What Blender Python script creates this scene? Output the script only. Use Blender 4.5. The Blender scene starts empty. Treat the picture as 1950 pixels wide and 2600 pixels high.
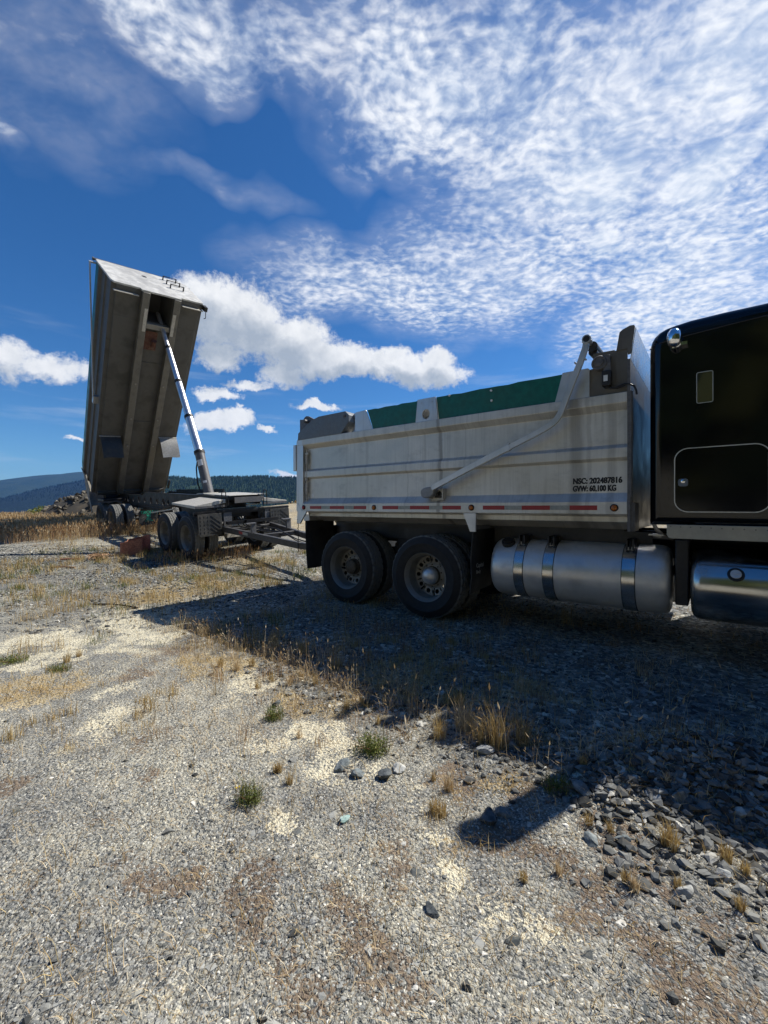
import bpy, bmesh, math, random
import numpy as np
from mathutils import Vector, Matrix
R = math.radians
C = bpy.context.scene.collection
scene = bpy.context.scene
rng = np.random.default_rng(7)
random.seed(7)
# ------------------------------------------------------------------ camera
FPX, CXP, HYP, CAMH = 1077., 975., 1287., 1.42        # lens of the photograph, in its own pixels
cam_d = bpy.data.cameras.new('camera'); cam = bpy.data.objects.new('camera', cam_d); C.objects.link(cam)
cam.location = (0, 0, CAMH); cam.rotation_euler = (R(90), 0, 0)
cam_d.sensor_fit = 'HORIZONTAL'; cam_d.sensor_width = 36; cam_d.lens = 36*FPX/1950
cam_d.shift_y = -13/1950; cam_d.clip_start = .05; cam_d.clip_end = 30000
scene.camera = cam
# ------------------------------------------------------------------ view
scene.view_settings.view_transform = 'Standard'; scene.view_settings.look = 'None'
scene.view_settings.gamma = 1; scene.view_settings.exposure = 0.5
# ------------------------------------------------------------------ sun
SUN_AZ, SUN_EL = 62., 50.
sd = bpy.data.lights.new('sun', 'SUN'); sd.energy = 5.0; sd.angle = R(.5); sd.color = (1, .95, .86)
sun = bpy.data.objects.new('sun', sd); C.objects.link(sun)
sdir = Vector((math.sin(R(SUN_AZ))*math.cos(R(SUN_EL)), math.cos(R(SUN_AZ))*math.cos(R(SUN_EL)), math.sin(R(SUN_EL))))
sun.rotation_euler = sdir.to_track_quat('Z', 'Y').to_euler(); sun.location = (20, 12, 30)

# ------------------------------------------------------------------ node helper
class G:
    def __init__(s, tree): s.t = tree; s.L = tree.links
    def put(s, sock, v):
        if v is None: return
        if isinstance(v, bpy.types.NodeSocket): s.L.new(v, sock)
        elif isinstance(v, (tuple, list)) and len(v) == 3 and sock.type == 'RGBA': sock.default_value = (*v, 1)
        else: sock.default_value = v
    def n(s, kind, ins=None, **props):
        nd = s.t.nodes.new(kind)
        for k, v in props.items(): setattr(nd, k, v)
        for k, v in (ins or {}).items(): s.put(nd.inputs[k], v)
        return nd
    def m(s, op, a, b=None, c=None, clamp=False):
        nd = s.n('ShaderNodeMath', operation=op, use_clamp=clamp)
        s.put(nd.inputs[0], a); s.put(nd.inputs[1], b); s.put(nd.inputs[2], c)
        return nd.outputs[0]
    def v(s, op, a, b=None, scale=None):
        nd = s.n('ShaderNodeVectorMath', operation=op)
        s.put(nd.inputs[0], a); s.put(nd.inputs[1], b)
        if scale is not None: s.put(nd.inputs['Scale'], scale)
        return nd.outputs['Value'] if op in ('DOT_PRODUCT', 'LENGTH', 'DISTANCE') else nd.outputs[0]
    def mix(s, f, a, b, blend='MIX', clamp=True):
        nd = s.n('ShaderNodeMix', data_type='RGBA', blend_type=blend, clamp_factor=clamp)
        s.put(nd.inputs[0], f); s.put(nd.inputs[6], a); s.put(nd.inputs[7], b)
        return nd.outputs[2]
    def noise(s, vec, scale, detail=4, rough=.55, out=0, **k):
        nd = s.n('ShaderNodeTexNoise', {'Scale': scale, 'Detail': detail, 'Roughness': rough}, **k)
        if vec is not None: s.put(nd.inputs['Vector'], vec)
        return nd.outputs[out]
    def ss(s, x, a, b, lo=0., hi=1.):
        nd = s.n('ShaderNodeMapRange', interpolation_type='SMOOTHSTEP')
        s.put(nd.inputs[0], x); s.put(nd.inputs[1], a); s.put(nd.inputs[2], b); s.put(nd.inputs[3], lo); s.put(nd.inputs[4], hi)
        return nd.outputs[0]
    def scl(s, vec, xyz):
        nd = s.n('ShaderNodeMapping'); s.put(nd.inputs[0], vec); nd.inputs['Scale'].default_value = xyz
        return nd.outputs[0]

# ------------------------------------------------------------------ sky: physical sky with clouds laid out by direction
def pix_azel(px, py):
    x, z = (px-CXP)/FPX, (HYP-py)/FPX
    return math.degrees(math.atan(x)), math.degrees(math.atan(z/math.hypot(1, x)))
w = bpy.data.worlds.new('World'); scene.world = w; w.use_nodes = True
g = G(w.node_tree); w.node_tree.nodes.clear()
sky = g.n('ShaderNodeTexSky', sky_type='NISHITA', sun_disc=False, sun_elevation=R(SUN_EL), sun_rotation=R(SUN_AZ), air_density=1.0, dust_density=.25, ozone_density=2.2, altitude=600)
D = g.n('ShaderNodeTexCoord').outputs['Generated']
sep = g.n('ShaderNodeSeparateXYZ', {0: D})
dx, dy, dz = sep.outputs
az = g.m('DEGREES', g.m('ARCTAN2', dx, dy)); el = g.m('DEGREES', g.m('ARCSINE', dz))
azel = g.n('ShaderNodeCombineXYZ', {0: az, 1: el, 2: 0}).outputs[0]
def warp(vec, scale, amp, det=5, rough=.62):
    nz = g.noise(vec, scale, det, rough, out=1)
    return g.v('ADD', vec, g.v('SCALE', g.v('SUBTRACT', nz, (.5, .5, .5)), scale=amp))
def blobs(vec, L):
    """L: (px,py,halfwidth px,halfheight px,weight) -> max of soft discs, in az/el degrees"""
    sp = g.n('ShaderNodeSeparateXYZ', {0: vec}); a, e = sp.outputs[0], sp.outputs[1]
    acc = None
    for px, py, hw, hh, wt in L:
        a0, e0 = pix_azel(px, py); a1, _ = pix_azel(px+hw, py); _, e1 = pix_azel(px, py-hh)
        X = g.m('DIVIDE', g.m('SUBTRACT', a, a0), abs(a1-a0)); Y = g.m('DIVIDE', g.m('SUBTRACT', e, e0), abs(e1-e0))
        d2 = g.m('ADD', g.m('MULTIPLY', X, X), g.m('MULTIPLY', Y, Y))
        val = g.m('MULTIPLY', g.m('SUBTRACT', 1, d2), wt)
        acc = val if acc is None else g.m('MAXIMUM', acc, val)
    return acc
# high rippled cloud
dzz = g.m('ADD', g.m('MAXIMUM', dz, 0.0), .10)
P = g.n('ShaderNodeCombineXYZ', {0: g.m('DIVIDE', dx, dzz), 1: g.m('DIVIDE', dy, dzz), 2: 0}).outputs[0]
Pw = warp(P, 3.5, .10, 3)
rip = g.noise(g.scl(Pw, (1, 1.2, 1)), 33, 3, .5)
rip2 = g.noise(g.scl(Pw, (1.0, 1.5, 1)), 5.5, 4, .6)
big = g.noise(P, 1.6, 3, .5)
cov = blobs(warp(azel, .05, 16, 3), [
    (1500, 350, 800, 560, .85), (1150, 230, 560, 380, .80), (800, 170, 620, 190, .50), (450, 10, 560, 220, .62), (640, 150, 420, 130, .52), (1250, 700, 600, 260, .68), (1750, 620, 480, 420, .82),
    (1900, 60, 560, 420, 1.0), (1700, 780, 500, 260, .85), (1000, 720, 560, 190, .62), (1480, 470, 260, 200, 1.25), (1830, 380, 240, 160, 1.35), (1500, 640, 110, 80, 1.2),
    (2300, 300, 700, 900, .7), (560, 470, 260, 60, .24), (120, 120, 420, 260, .27), (60, 300, 330, 200, .22), (20, 390, 110, 80, .62), (90, 440, 60, 30, .45)])
field = g.m('ADD', g.m('MULTIPLY', g.m('ADD', .5, g.m('MULTIPLY', g.m('SUBTRACT', rip, .5), g.ss(big, .3, .65, .35, 1.05))), .85), g.m('ADD', g.m('MULTIPLY', rip2, .36), g.m('MULTIPLY', big, .24)))
covc = g.m('MAXIMUM', cov, 0)
ci = g.m('MULTIPLY', g.ss(g.m('ADD', field, g.m('MULTIPLY', covc, .40)), .60, 1.20), g.ss(covc, 0.0, .6))
haze_ci = g.m('MULTIPLY', g.m('MULTIPLY', covc, .62), g.ss(rip2, .10, .62), clamp=True)
ci = g.m('MAXIMUM', g.m('MULTIPLY', ci, .95), haze_ci)
# thin veil + wisps low down
wis = g.m('MULTIPLY', g.ss(g.noise(g.scl(azel, (.03, .22, 1)), 1.6, 4, .6), .52, .78), g.m('MULTIPLY', g.ss(el, 1., 6.), g.ss(el, 24., 10., 0., .45)))
# cumulus
cw = warp(warp(azel, .13, 4.0, 2, .5), .42, 3.2, 6, .66)
CU = [(530, 790, 120, 95, 1), (610, 790, 130, 85, 1), (700, 850, 170, 70, 1), (560, 890, 70, 50, .9), (800, 905, 170, 55, 1), (930, 930, 170, 45, 1), (1080, 945, 130, 48, 1), (1110, 910, 60, 40, 1), (1020, 920, 80, 45, 1),
      (720, 950, 70, 40, .8), (30, 900, 90, 55, .75), (130, 925, 120, 45, .7), (200, 935, 60, 35, .6), 
      (560, 1000, 75, 24, .9), (560, 1072, 85, 30, 1), (610, 1065, 50, 30, 1), (800, 1033, 60, 17, .9), (680, 1097, 25, 9, .7), (200, 1112, 35, 6, .6), (640, 975, 60, 14, .6),
      (740, 1202, 60, 9, .6), (-300, 980, 200, 60, 1), (2300, 700, 300, 160, 1)]
cu = blobs(cw, CU)
ero = g.noise(azel, 1.3, 6, .7)
cu_a = g.ss(g.m('ADD', cu, g.m('MULTIPLY', g.m('SUBTRACT', ero, .5), 1.15)), -.14, .62)
# shade of the cumulus: flat grey undersides, lit puffs on top
puff = g.noise(azel, .45, 5, .6)
elc = g.n('ShaderNodeSeparateXYZ', {0: cw}).outputs[1]
up = blobs(g.v('ADD', cw, (0, 2.6, 0)), CU[:12])
cu_l = g.m('ADD', g.m('MULTIPLY', g.ss(up, 1.0, -.25), .85), g.m('MULTIPLY', g.m('SUBTRACT', puff, .45), .9), clamp=True)
cu_c = g.mix(cu_l, (3.9, 4.5, 5.3), (9.2, 9.3, 9.4))
hs = g.n('ShaderNodeHueSaturation', {'Hue': .5, 'Saturation': 1.27, 'Value': 1., 'Color': sky.outputs[0]}).outputs[0]
base = g.mix(1., hs, (.60, .86, 1.06), 'MULTIPLY')
skyc = g.mix(wis, base, (6.5, 7.4, 8.3))
ci_c = g.mix(g.ss(g.m('ADD', g.m('MULTIPLY', rip2, .6), g.m('MULTIPLY', rip, .4)), .38, .66), (5.6, 6.6, 8.2), (9.8, 10., 10.3))
skyc = g.mix(ci, skyc, ci_c)
skyc = g.mix(cu_a, skyc, cu_c)
bgn = g.n('ShaderNodeBackground', {0: skyc, 1: .073})
g.L.new(bgn.outputs[0], g.n('ShaderNodeOutputWorld').inputs[0])
w.cycles.sampling_method = 'MANUAL'; w.cycles.sample_map_resolution = 512

# ------------------------------------------------------------------ numpy value noise, terrain
_tab = np.random.default_rng(3).random((256, 256))
def vnoise(x, y, s=1., seed=0):
    x = np.asarray(x, float)*s+seed*17.3; y = np.asarray(y, float)*s+seed*9.7
    xi = np.floor(x).astype(int); yi = np.floor(y).astype(int); fx = x-xi; fy = y-yi
    fx = fx*fx*(3-2*fx); fy = fy*fy*(3-2*fy)
    T = lambda a, b: _tab[a % 256, b % 256]
    return (T(xi, yi)*(1-fx)+T(xi+1, yi)*fx)*(1-fy)+(T(xi, yi+1)*(1-fx)+T(xi+1, yi+1)*fx)*fy
def fbm(x, y, s, o=4, seed=0):
    a, t, n = 1., 0., 0.
    for i in range(o): t = t+a*vnoise(x, y, s*2**i, seed+i*3); n += a; a *= .5
    return t/n
def sst(x, a, b): t = np.clip((np.asarray(x, float)-a)/(b-a), 0, 1); return t*t*(3-2*t)
def crest(X): return 19.+13*sst(X, -13, -4)+8*sst(X, 5, 30)
def hgt(X, Y):
    X = np.asarray(X, float); Y = np.asarray(Y, float)
    k = .35; t = Y-8.74
    ramp = .084*(k*np.logaddexp(0, t/k))
    yc = crest(X)
    over = np.maximum(Y-(yc-2), 0)
    z = np.where(Y > yc-2, .084*(yc-2-8.74)-.0*over, ramp)
    z = z-.028*np.minimum(over, 10)**2-.56*np.maximum(over-10, 0)
    z = np.maximum(z, -150)
    z = z+.19*np.exp(-(((X-1.72)/.62)**2+((Y-2.20)/.27)**2))
    near = 1-sst(np.hypot(X, Y), 5, 14)
    z = z+near*((fbm(X, Y, 1.3, 3)-.5)*.05+(vnoise(X, Y, 6., 5)-.5)*.014)
    z = z+(fbm(X, Y, .35, 3, 9)-.5)*.10*sst(Y, 9, 14)*sst(np.abs(X+7), 1, 4)
    back = np.maximum(-Y-7, 0); z = z+.35*np.minimum(back, 60)
    return z
def gp(px, py):
    """ground point seen at a pixel of the photograph"""
    dx, dz = (px-CXP)/FPX, (HYP-py)/FPX
    Y = 1.; prev = 1.
    while Y < 60:
        if CAMH+dz*Y < float(hgt(dx*Y, Y)): break
        prev = Y; Y *= 1.01
    return dx*prev, prev
def gz(x, y): return float(hgt(x, y))

# ------------------------------------------------------------------ mesh builder
class MB:
    def __init__(s): s.v = []; s.f = []; s.fl = []
    def add(s, vs, fs, smooth=False):
        o = len(s.v); s.v += [tuple(p) for p in vs]; s.f += [tuple(i+o for i in f) for f in fs]; s.fl += [smooth]*len(fs); return s
    def box(s, x0, x1, y0, y1, z0, z1):
        v = [(x, y, z) for x in (x0, x1) for y in (y0, y1) for z in (z0, z1)]
        return s.add(v, [(0, 1, 3, 2), (4, 6, 7, 5), (0, 4, 5, 1), (2, 3, 7, 6), (0, 2, 6, 4), (1, 5, 7, 3)])
    def prism(s, poly, a, b, ax='y', smooth=False):
        """poly in the plane across axis ax: 'y' -> (x,z), 'x' -> (y,z), 'z' -> (x,y)"""
        f = {'y': lambda p, t: (p[0], t, p[1]), 'x': lambda p, t: (t, p[0], p[1]), 'z': lambda p, t: (p[0], p[1], t)}[ax]
        n = len(poly); v = [f(p, a) for p in poly]+[f(p, b) for p in poly]
        return s.add(v, [tuple(range(n)), tuple(range(2*n-1, n-1, -1))]+[(i, i+n, (i+1) % n+n, (i+1) % n) for i in range(n)], smooth)
    def cyl(s, p, q, r, r2=None, n=20, cap=True):
        p, q = Vector(p), Vector(q); d = (q-p).normalized(); a = d.orthogonal().normalized(); b = d.cross(a); r2 = r if r2 is None else r2
        v = [c+(a*math.cos(2*math.pi*i/n)+b*math.sin(2*math.pi*i/n))*rr for c, rr in ((p, r), (q, r2)) for i in range(n)]
        s.add(v, [(i, (i+1) % n, (i+1) % n+n, i+n) for i in range(n)], True)
        if cap: o = len(s.v)-2*n; s.f += [tuple(o+i for i in reversed(range(n))), tuple(o+n+i for i in range(n))]; s.fl += [False, False]
        return s
    def tube(s, pts, r, n=10, sq=None):
        """round tube, or with sq=(w,h) a rectangular one (w across y), along pts"""
        pts = [Vector(p) for p in pts]; V = []; m = len(pts)
        for i, p in enumerate(pts):
            d = ((pts[min(i+1, m-1)]-p).normalized()+(p-pts[max(i-1, 0)]).normalized()).normalized()
            if sq:
                a = Vector((0, 1, 0)); a = (a-d*a.dot(d)).normalized(); b = d.cross(a)
                V += [p+a*sx*sq[0]/2+b*sy*sq[1]/2 for sx, sy in ((-1, -1), (1, -1), (1, 1), (-1, 1))]
            else:
                ref = Vector((0, 0, 1)) if abs(d.z) < .9 else Vector((1, 0, 0)); a = d.cross(ref).normalized(); b = d.cross(a)
                V += [p+(a*math.cos(2*math.pi*k/n)+b*math.sin(2*math.pi*k/n))*r for k in range(n)]
        n = 4 if sq else n
        F = [(i*n+k, i*n+(k+1) % n, (i+1)*n+(k+1) % n, (i+1)*n+k) for i in range(m-1) for k in range(n)]
        F += [tuple(reversed(range(n))), tuple((m-1)*n+k for k in range(n))]
        return s.add(V, F, True)
    def lathe(s, prof, c=(0, 0, 0), ax='y', n=48, close=False):
        """prof: (radius, along-axis)"""
        V = []
        for r, t in prof:
            for i in range(n):
                a = 2*math.pi*i/n; p, q = r*math.cos(a), r*math.sin(a)
                V.append({'y': (c[0]+p, c[1]+t, c[2]+q), 'x': (c[0]+t, c[1]+p, c[2]+q), 'z': (c[0]+p, c[1]+q, c[2]+t)}[ax])
        m = len(prof); F = [(j*n+i, j*n+(i+1) % n, (j+1)*n+(i+1) % n, (j+1)*n+i) for j in range(m-1) for i in range(n)]
        return s.add(V, F, True)
    def beam(s, p, q, w, h, up=(0, 0, 1)):
        p, q, up = Vector(p), Vector(q), Vector(up); d = (q-p).normalized(); a = d.cross(up).normalized(); b = a.cross(d)
        v = [c+a*sx*w/2+b*sz*h/2 for c in (p, q) for sx in (-1, 1) for sz in (-1, 1)]
        return s.add(v, [(0, 1, 3, 2), (4, 6, 7, 5), (0, 4, 5, 1), (2, 3, 7, 6), (0, 2, 6, 4), (1, 5, 7, 3)])
    def sheet(s, rows, th=0):
        """rows of points -> surface; th gives it thickness along its normal"""
        n = len(rows[0]); V = [Vector(p) for r in rows for p in r]; m = len(rows)
        F = [(i*n+k, i*n+k+1, (i+1)*n+k+1, (i+1)*n+k) for i in range(m-1) for k in range(n-1)]
        if not th: return s.add(V, F, True)
        nr = [Vector() for _ in V]
        for f in F:
            q = (V[f[1]]-V[f[0]]).cross(V[f[3]]-V[f[0]])
            for i in f: nr[i] += q
        W = [p+x.normalized()*th for p, x in zip(V, nr)]; N = len(V)
        F2 = [tuple(i+N for i in reversed(f)) for f in F]
        ring = [k for k in range(n)]+[i*n+n-1 for i in range(1, m)]+[(m-1)*n+k for k in range(n-2, -1, -1)]+[i*n for i in range(m-2, 0, -1)]
        F3 = [(ring[i], ring[(i+1) % len(ring)]+0, ring[(i+1) % len(ring)]+N, ring[i]+N) for i in range(len(ring))]
        return s.add(V+W, F+F2+F3, True)
    def holes(s, mapf, cells, th, segs=16):
        """cells: (u0,u1,v0,v1,uc,vc,ru,rv) plates with a round hole; mapf(u,v,t)"""
        for u0, u1, v0, v1, uc, vc, ru, rv in cells:
            V = []
            for t in (0, th):
                for i in range(segs):
                    a = 2*math.pi*(i+.5)/segs; ca, sa = math.cos(a), math.sin(a)
                    k = min(((u1-uc) if ca > 0 else (uc-u0))/max(abs(ca), 1e-9), ((v1-vc) if sa > 0 else (vc-v0))/max(abs(sa), 1e-9))
                    V.append(mapf(uc+ca*ru, vc+sa*rv, t)); V.append(mapf(uc+ca*k, vc+sa*k, t))
            F = []
            for i in range(segs):
                j = (i+1) % segs; o = 2*segs
                F += [(2*i, 2*i+1, 2*j+1, 2*j), (o+2*j, o+2*j+1, o+2*i+1, o+2*i), (2*i, 2*j, o+2*j, o+2*i)]
                # corner fill
                a1, a2 = 2*math.pi*(i+.5)/segs, 2*math.pi*(i+1.5)/segs
            base = len(s.v); s.add(V, F)
            for cu, cv in ((u1, v1), (u0, v1), (u0, v0), (u1, v0)):
                best = None
                ang = math.atan2(cv-vc, cu-uc) % (2*math.pi); i = int((ang/(2*math.pi)*segs-.5) % segs); j = (i+1) % segs
                for t, o in ((0, 0), (th, 2*segs)):
                    k = len(s.v); s.v.append(tuple(mapf(cu, cv, t))); s.f.append((base+o+2*i+1, k, base+o+2*j+1)); s.fl.append(False)
        return s
    def xf(s, M):
        s.v = [tuple(M @ Vector(p)) for p in s.v]; return s
    def build(s, name, mat, parent=None, off=None, bevel=0, ang=38, loc=None, segs=2):
        me = bpy.data.meshes.new(name); o = off or (0, 0, 0)
        me.from_pydata([(a-o[0], b-o[1], c-o[2]) for a, b, c in s.v], [], s.f)
        bm = bmesh.new(); bm.from_mesh(me); bmesh.ops.recalc_face_normals(bm, faces=bm.faces); bm.to_mesh(me); bm.free()
        me.polygons.foreach_set('use_smooth', [True]*len(me.polygons)); me.set_sharp_from_angle(angle=R(ang))
        me.materials.append(mat)
        ob = bpy.data.objects.new(name, me); C.objects.link(ob)
        if parent is not None: ob.parent = parent
        if loc: ob.location = loc
        if bevel:
            b = ob.modifiers.new('bevel', 'BEVEL'); b.width = bevel; b.segments = segs; b.limit_method = 'ANGLE'; b.angle_limit = R(45); b.harden_normals = False
        return ob
def tag(o, label=None, cat=None, group=None, kind=None):
    if label: o['label'] = label
    if cat: o['category'] = cat
    if group: o['group'] = group
    if kind: o['kind'] = kind
    return o
def empty(name, loc=(0, 0, 0), rz=0, parent=None):
    o = bpy.data.objects.new(name, None); C.objects.link(o); o.location = loc; o.rotation_euler = (0, 0, rz); o.empty_display_size = .3
    if parent is not None: o.parent = parent
    return o
def inst(src, parent=None, loc=None, rot=None):
    c = src.copy(); C.objects.link(c)
    if parent is not None: c.parent = parent
    if loc is not None: c.location = loc
    if rot is not None: c.rotation_euler = rot
    return c
def copy_tree(o, parent=None):
    c = o.copy(); C.objects.link(c)
    if parent is not None: c.parent = parent
    for ch in list(o.children): copy_tree(ch, c)
    return c
def raw(name, V, F4, F3, mat, rnd=None, smooth=False, kind=None):
    """fast mesh from numpy arrays of quads and triangles; rnd: per-vertex random value for colour"""
    me = bpy.data.meshes.new(name); V = np.asarray(V, np.float32)
    F4 = np.asarray(F4, np.int32).reshape(-1, 4); F3 = np.asarray(F3, np.int32).reshape(-1, 3)
    me.vertices.add(len(V)); me.vertices.foreach_set('co', V.ravel())
    me.loops.add(F4.size+F3.size); me.loops.foreach_set('vertex_index', np.concatenate([F4.ravel(), F3.ravel()]))
    n = len(F4)+len(F3); me.polygons.add(n)
    me.polygons.foreach_set('loop_start', np.concatenate([np.arange(len(F4))*4, F4.size+np.arange(len(F3))*3]).astype(np.int32))
    me.polygons.foreach_set('use_smooth', np.full(n, smooth)); me.update(calc_edges=True)
    if rnd is not None:
        at = me.attributes.new('rnd', 'FLOAT', 'POINT'); at.data.foreach_set('value', np.asarray(rnd, np.float32))
    me.materials.append(mat); o = bpy.data.objects.new(name, me); C.objects.link(o)
    if kind: o['kind'] = kind
    return o

# ------------------------------------------------------------------ materials
def newmat(name):
    m = bpy.data.materials.new(name); m.use_nodes = True; nt = m.node_tree
    b = nt.nodes['Principled BSDF']; return m, G(nt), b
def setp(g, b, **k):
    for n, v in k.items(): g.put(b.inputs[n.replace('_', ' ')], v)
def bump(g, b, h, strength=.3, dist=.01):
    g.put(b.inputs['Normal'], g.n('ShaderNodeBump', {'Strength': strength, 'Distance': dist, 'Height': h}).outputs[0])
def ocoord(g): return g.n('ShaderNodeTexCoord').outputs['Object']
def metal(name, base, rough=.4, metallic=.9, var=.25, streak=0., grime=(.12, .10, .08), grime_amt=.3, scale=3., bmp=.05):
    m, g, b = newmat(name); c = ocoord(g)
    n1 = g.noise(c, scale, 5, .6); n2 = g.noise(g.scl(c, (14, 14, .8)), 1.5, 4, .6); n3 = g.noise(g.scl(c, (60, 60, 3)), 1., 3, .6)
    col = g.mix(g.ss(n1, .3, .7), tuple(x*(1-var) for x in base), tuple(min(1, x*(1+var*.5)) for x in base))
    gr = g.m('MULTIPLY', g.ss(n1, .45, .75), grime_amt)
    if streak: gr = g.m('MAXIMUM', gr, g.m('MULTIPLY', g.ss(g.m('ADD', g.m('MULTIPLY', n2, .7), g.m('MULTIPLY', n3, .3)), .48, .72), streak))
    col = g.mix(gr, col, grime)
    setp(g, b, Base_Color=col, Metallic=g.m('MULTIPLY', g.m('SUBTRACT', 1, gr), metallic), Roughness=g.ss(n1, .2, .8, rough*.8, min(1, rough*1.35)))
    if bmp: bump(g, b, g.noise(c, scale*6, 4, .6), bmp, .01)
    return m
def paint(name, base, rough=.5, var=.2, dirt=(.25, .22, .17), dirt_amt=.2, scale=4., bmp=.04, **k):
    m, g, b = newmat(name); c = ocoord(g)
    n1 = g.noise(c, scale, 6, .62); n2 = g.noise(c, scale*5, 4, .6)
    col = g.mix(g.ss(n2, .3, .7), tuple(x*(1-var) for x in base), tuple(min(1, x*(1+var)) for x in base))
    col = g.mix(g.m('MULTIPLY', g.ss(n1, .42, .75), dirt_amt), col, dirt)
    setp(g, b, Base_Color=col, Roughness=g.ss(n1, .3, .7, rough*.8, min(1, rough*1.25)), **k)
    if bmp: bump(g, b, n2, bmp, .01)
    return m
M = {}
def body_alu():
    """weathered aluminium: oxide bloom, vertical run marks, dark drips, buffed patches"""
    m, g, b = newmat('weathered_aluminium'); c = ocoord(g); s = g.n('ShaderNodeSeparateXYZ', {0: c})
    n1 = g.noise(c, 1.3, 6, .62); n2 = g.noise(g.scl(c, (26, 3, .9)), 1., 5, .62); n3 = g.noise(g.scl(c, (90, 10, 1.6)), 1., 3, .6); n4 = g.noise(c, 30, 3, .6)
    col = g.mix(g.ss(n1, .3, .72), (.53, .51, .455), (.72, .70, .645))
    patch = g.ss(g.noise(c, .9, 4, .6), .38, .62)
    col = g.mix(g.m('MULTIPLY', g.m('MULTIPLY', g.ss(n2, .42, .72), patch), .45), col, (.33, .31, .27))
    col = g.mix(g.m('MULTIPLY', g.ss(n3, .5, .75), .22), col, (.25, .24, .21))
    # broad drips running down from the posts
    for u0, wd, am in ((-2.70, .035, .75), (-1.12, .085, .6), (-.80, .05, .38), (-1.0, .03, .3), (-3.9, .03, .25), (-4.3, .02, .2), (-3.2, .015, .25)):
        d = g.m('ABSOLUTE', g.m('ADD', g.m('SUBTRACT', s.outputs[0], u0+2), g.m('MULTIPLY', g.m('SUBTRACT', g.noise(g.scl(c, (2, 2, 5)), 1, 3), .5), .05)))
        col = g.mix(g.m('MULTIPLY', g.ss(d, wd, wd*.35), am*.8), col, (.17, .155, .135))
    oldd = g.m('MULTIPLY', g.ss(g.noise(g.scl(c, (1, 1, 1.6)), 2.4, 7, .72), .50, .74), .5)
    col = g.mix(oldd, col, (.28, .27, .25))
    setp(g, b, Base_Color=col, Metallic=.4, Roughness=g.ss(n1, .25, .75, .34, .55))
    bump(g, b, g.m('ADD', g.m('MULTIPLY', n4, .5), g.m('MULTIPLY', n1, 5)), .16, .012)
    return m
M['alu'] = body_alu()
M['alu_plain'] = metal('brushed_aluminium', (.62, .62, .61), .38, .75, .15, streak=.35, grime=(.24, .23, .21))
M['alu_dark'] = metal('grimy_aluminium', (.33, .31, .27), .6, .45, .35, streak=.5, grime=(.12, .11, .09), grime_amt=.5, scale=2)
M['floor'] = metal('dirty_floor_plate', (.125, .122, .112), .6, .4, .45, streak=.4, grime=(.05, .042, .032), grime_amt=.7, scale=1.6, bmp=.15)
M['polish'] = metal('polished_plate', (.72, .72, .71), .13, 1., .08, streak=.75, grime=(.12, .115, .105), grime_amt=.25, scale=1.2)
M['polish_dark'] = metal('stained_polished_plate', (.15, .145, .14), .33, .8, .5, streak=1., grime=(.03, .028, .026), grime_amt=.8, scale=3.2, bmp=.4)
M['guard'] = metal('wavy_guard_plate', (.62, .61, .59), .24, .9, .25, streak=.4, grime=(.2, .19, .18), grime_amt=.4, scale=2.5, bmp=.3)
M['polish_tank'] = metal('polished_tank', (.56, .555, .54), .17, 1., .12, grime=(.10, .09, .07), grime_amt=.35, scale=2.5)
M['sill_alu'] = M['alu_plain']
M['tank'] = metal('tank_aluminium', (.74, .73, .70), .42, .6, .2, grime=(.26, .24, .2), grime_amt=.55, scale=4, bmp=.12)
M['strap'] = metal('tank_strap', (.66, .66, .65), .2, .95, .1, grime=(.25, .23, .2), grime_amt=.25, scale=4, bmp=0)
M['drawbar'] = paint('drawbar_paint', (.04, .04, .043), .5, .3, (.16, .15, .13), .5, 8)
M['chrome'] = metal('chrome', (.86, .86, .87), .07, 1., .03, grime_amt=.05)
M['rod'] = metal('hoist_rod', (.70, .70, .71), .32, .85, .08, grime_amt=.15)
M['greyplate'] = paint('grey_painted_plate', (.13, .15, .17), .42, .1, (.2, .19, .17), .35)
M['darkplate'] = metal('dark_stained_plate', (.17, .155, .13), .55, .4, .3, streak=.5, grime=(.07, .06, .05), grime_amt=.5)
M['chassis'] = paint('chassis_black', (.012, .012, .013), .55, .3, (.07, .06, .048), .4, 6)
M['trailer_paint'] = paint('trailer_black', (.008, .008, .010), .42, .3, (.07, .062, .05), .22, 5, Specular_IOR_Level=.3)
M['greysteel'] = paint('grey_steel', (.10, .10, .105), .5, .25, (.2, .18, .15), .4, 6)
M['rubber'] = paint('rubber_flap', (.022, .023, .024), .6, .3, (.10, .09, .075), .45, 5, .15)
M['green'] = paint('green_board', (.004, .12, .088), .38, .15, (.05, .07, .05), .25, 3, .08)
M['black_paint'] = paint('black_cab_paint', (.0022, .0026, .004), .12, .1, (.012, .011, .010), .12, 3, .0, Specular_IOR_Level=.5)
M['rubberblack'] = paint('black_plastic', (.012, .012, .013), .5, .2, (.05, .045, .04), .3)
M['white'] = paint('white_label', (.72, .73, .72), .5, .05, (.4, .38, .33), .25)
M['trim'] = paint('cab_trim', (.36, .345, .29), .45, .06, (.22, .2, .16), .2, Metallic=.3)
M['red'] = paint('red_reflective', (.34, .016, .022), .35, .1, (.2, .08, .07), .2, 9)
M['silver_tape'] = paint('silver_reflective', (.33, .335, .30), .4, .1, (.2, .19, .17), .3, 9)
M['amber'] = paint('amber_lens', (.42, .12, .015), .2, .15, (.2, .1, .04), .2, 20)
M['ink'] = paint('black_lettering', (.012, .012, .015), .5, .1, (.1, .1, .1), .08, 20)
M['teal_ink'] = paint('teal_lettering', (.02, .38, .25), .5, .1, (.06, .07, .06), .3, 20)
M['headboard'] = paint('dusty_headboard', (.60, .59, .55), .5, .2, (.26, .26, .26), .75, 1.1, Metallic=.15)
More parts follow.
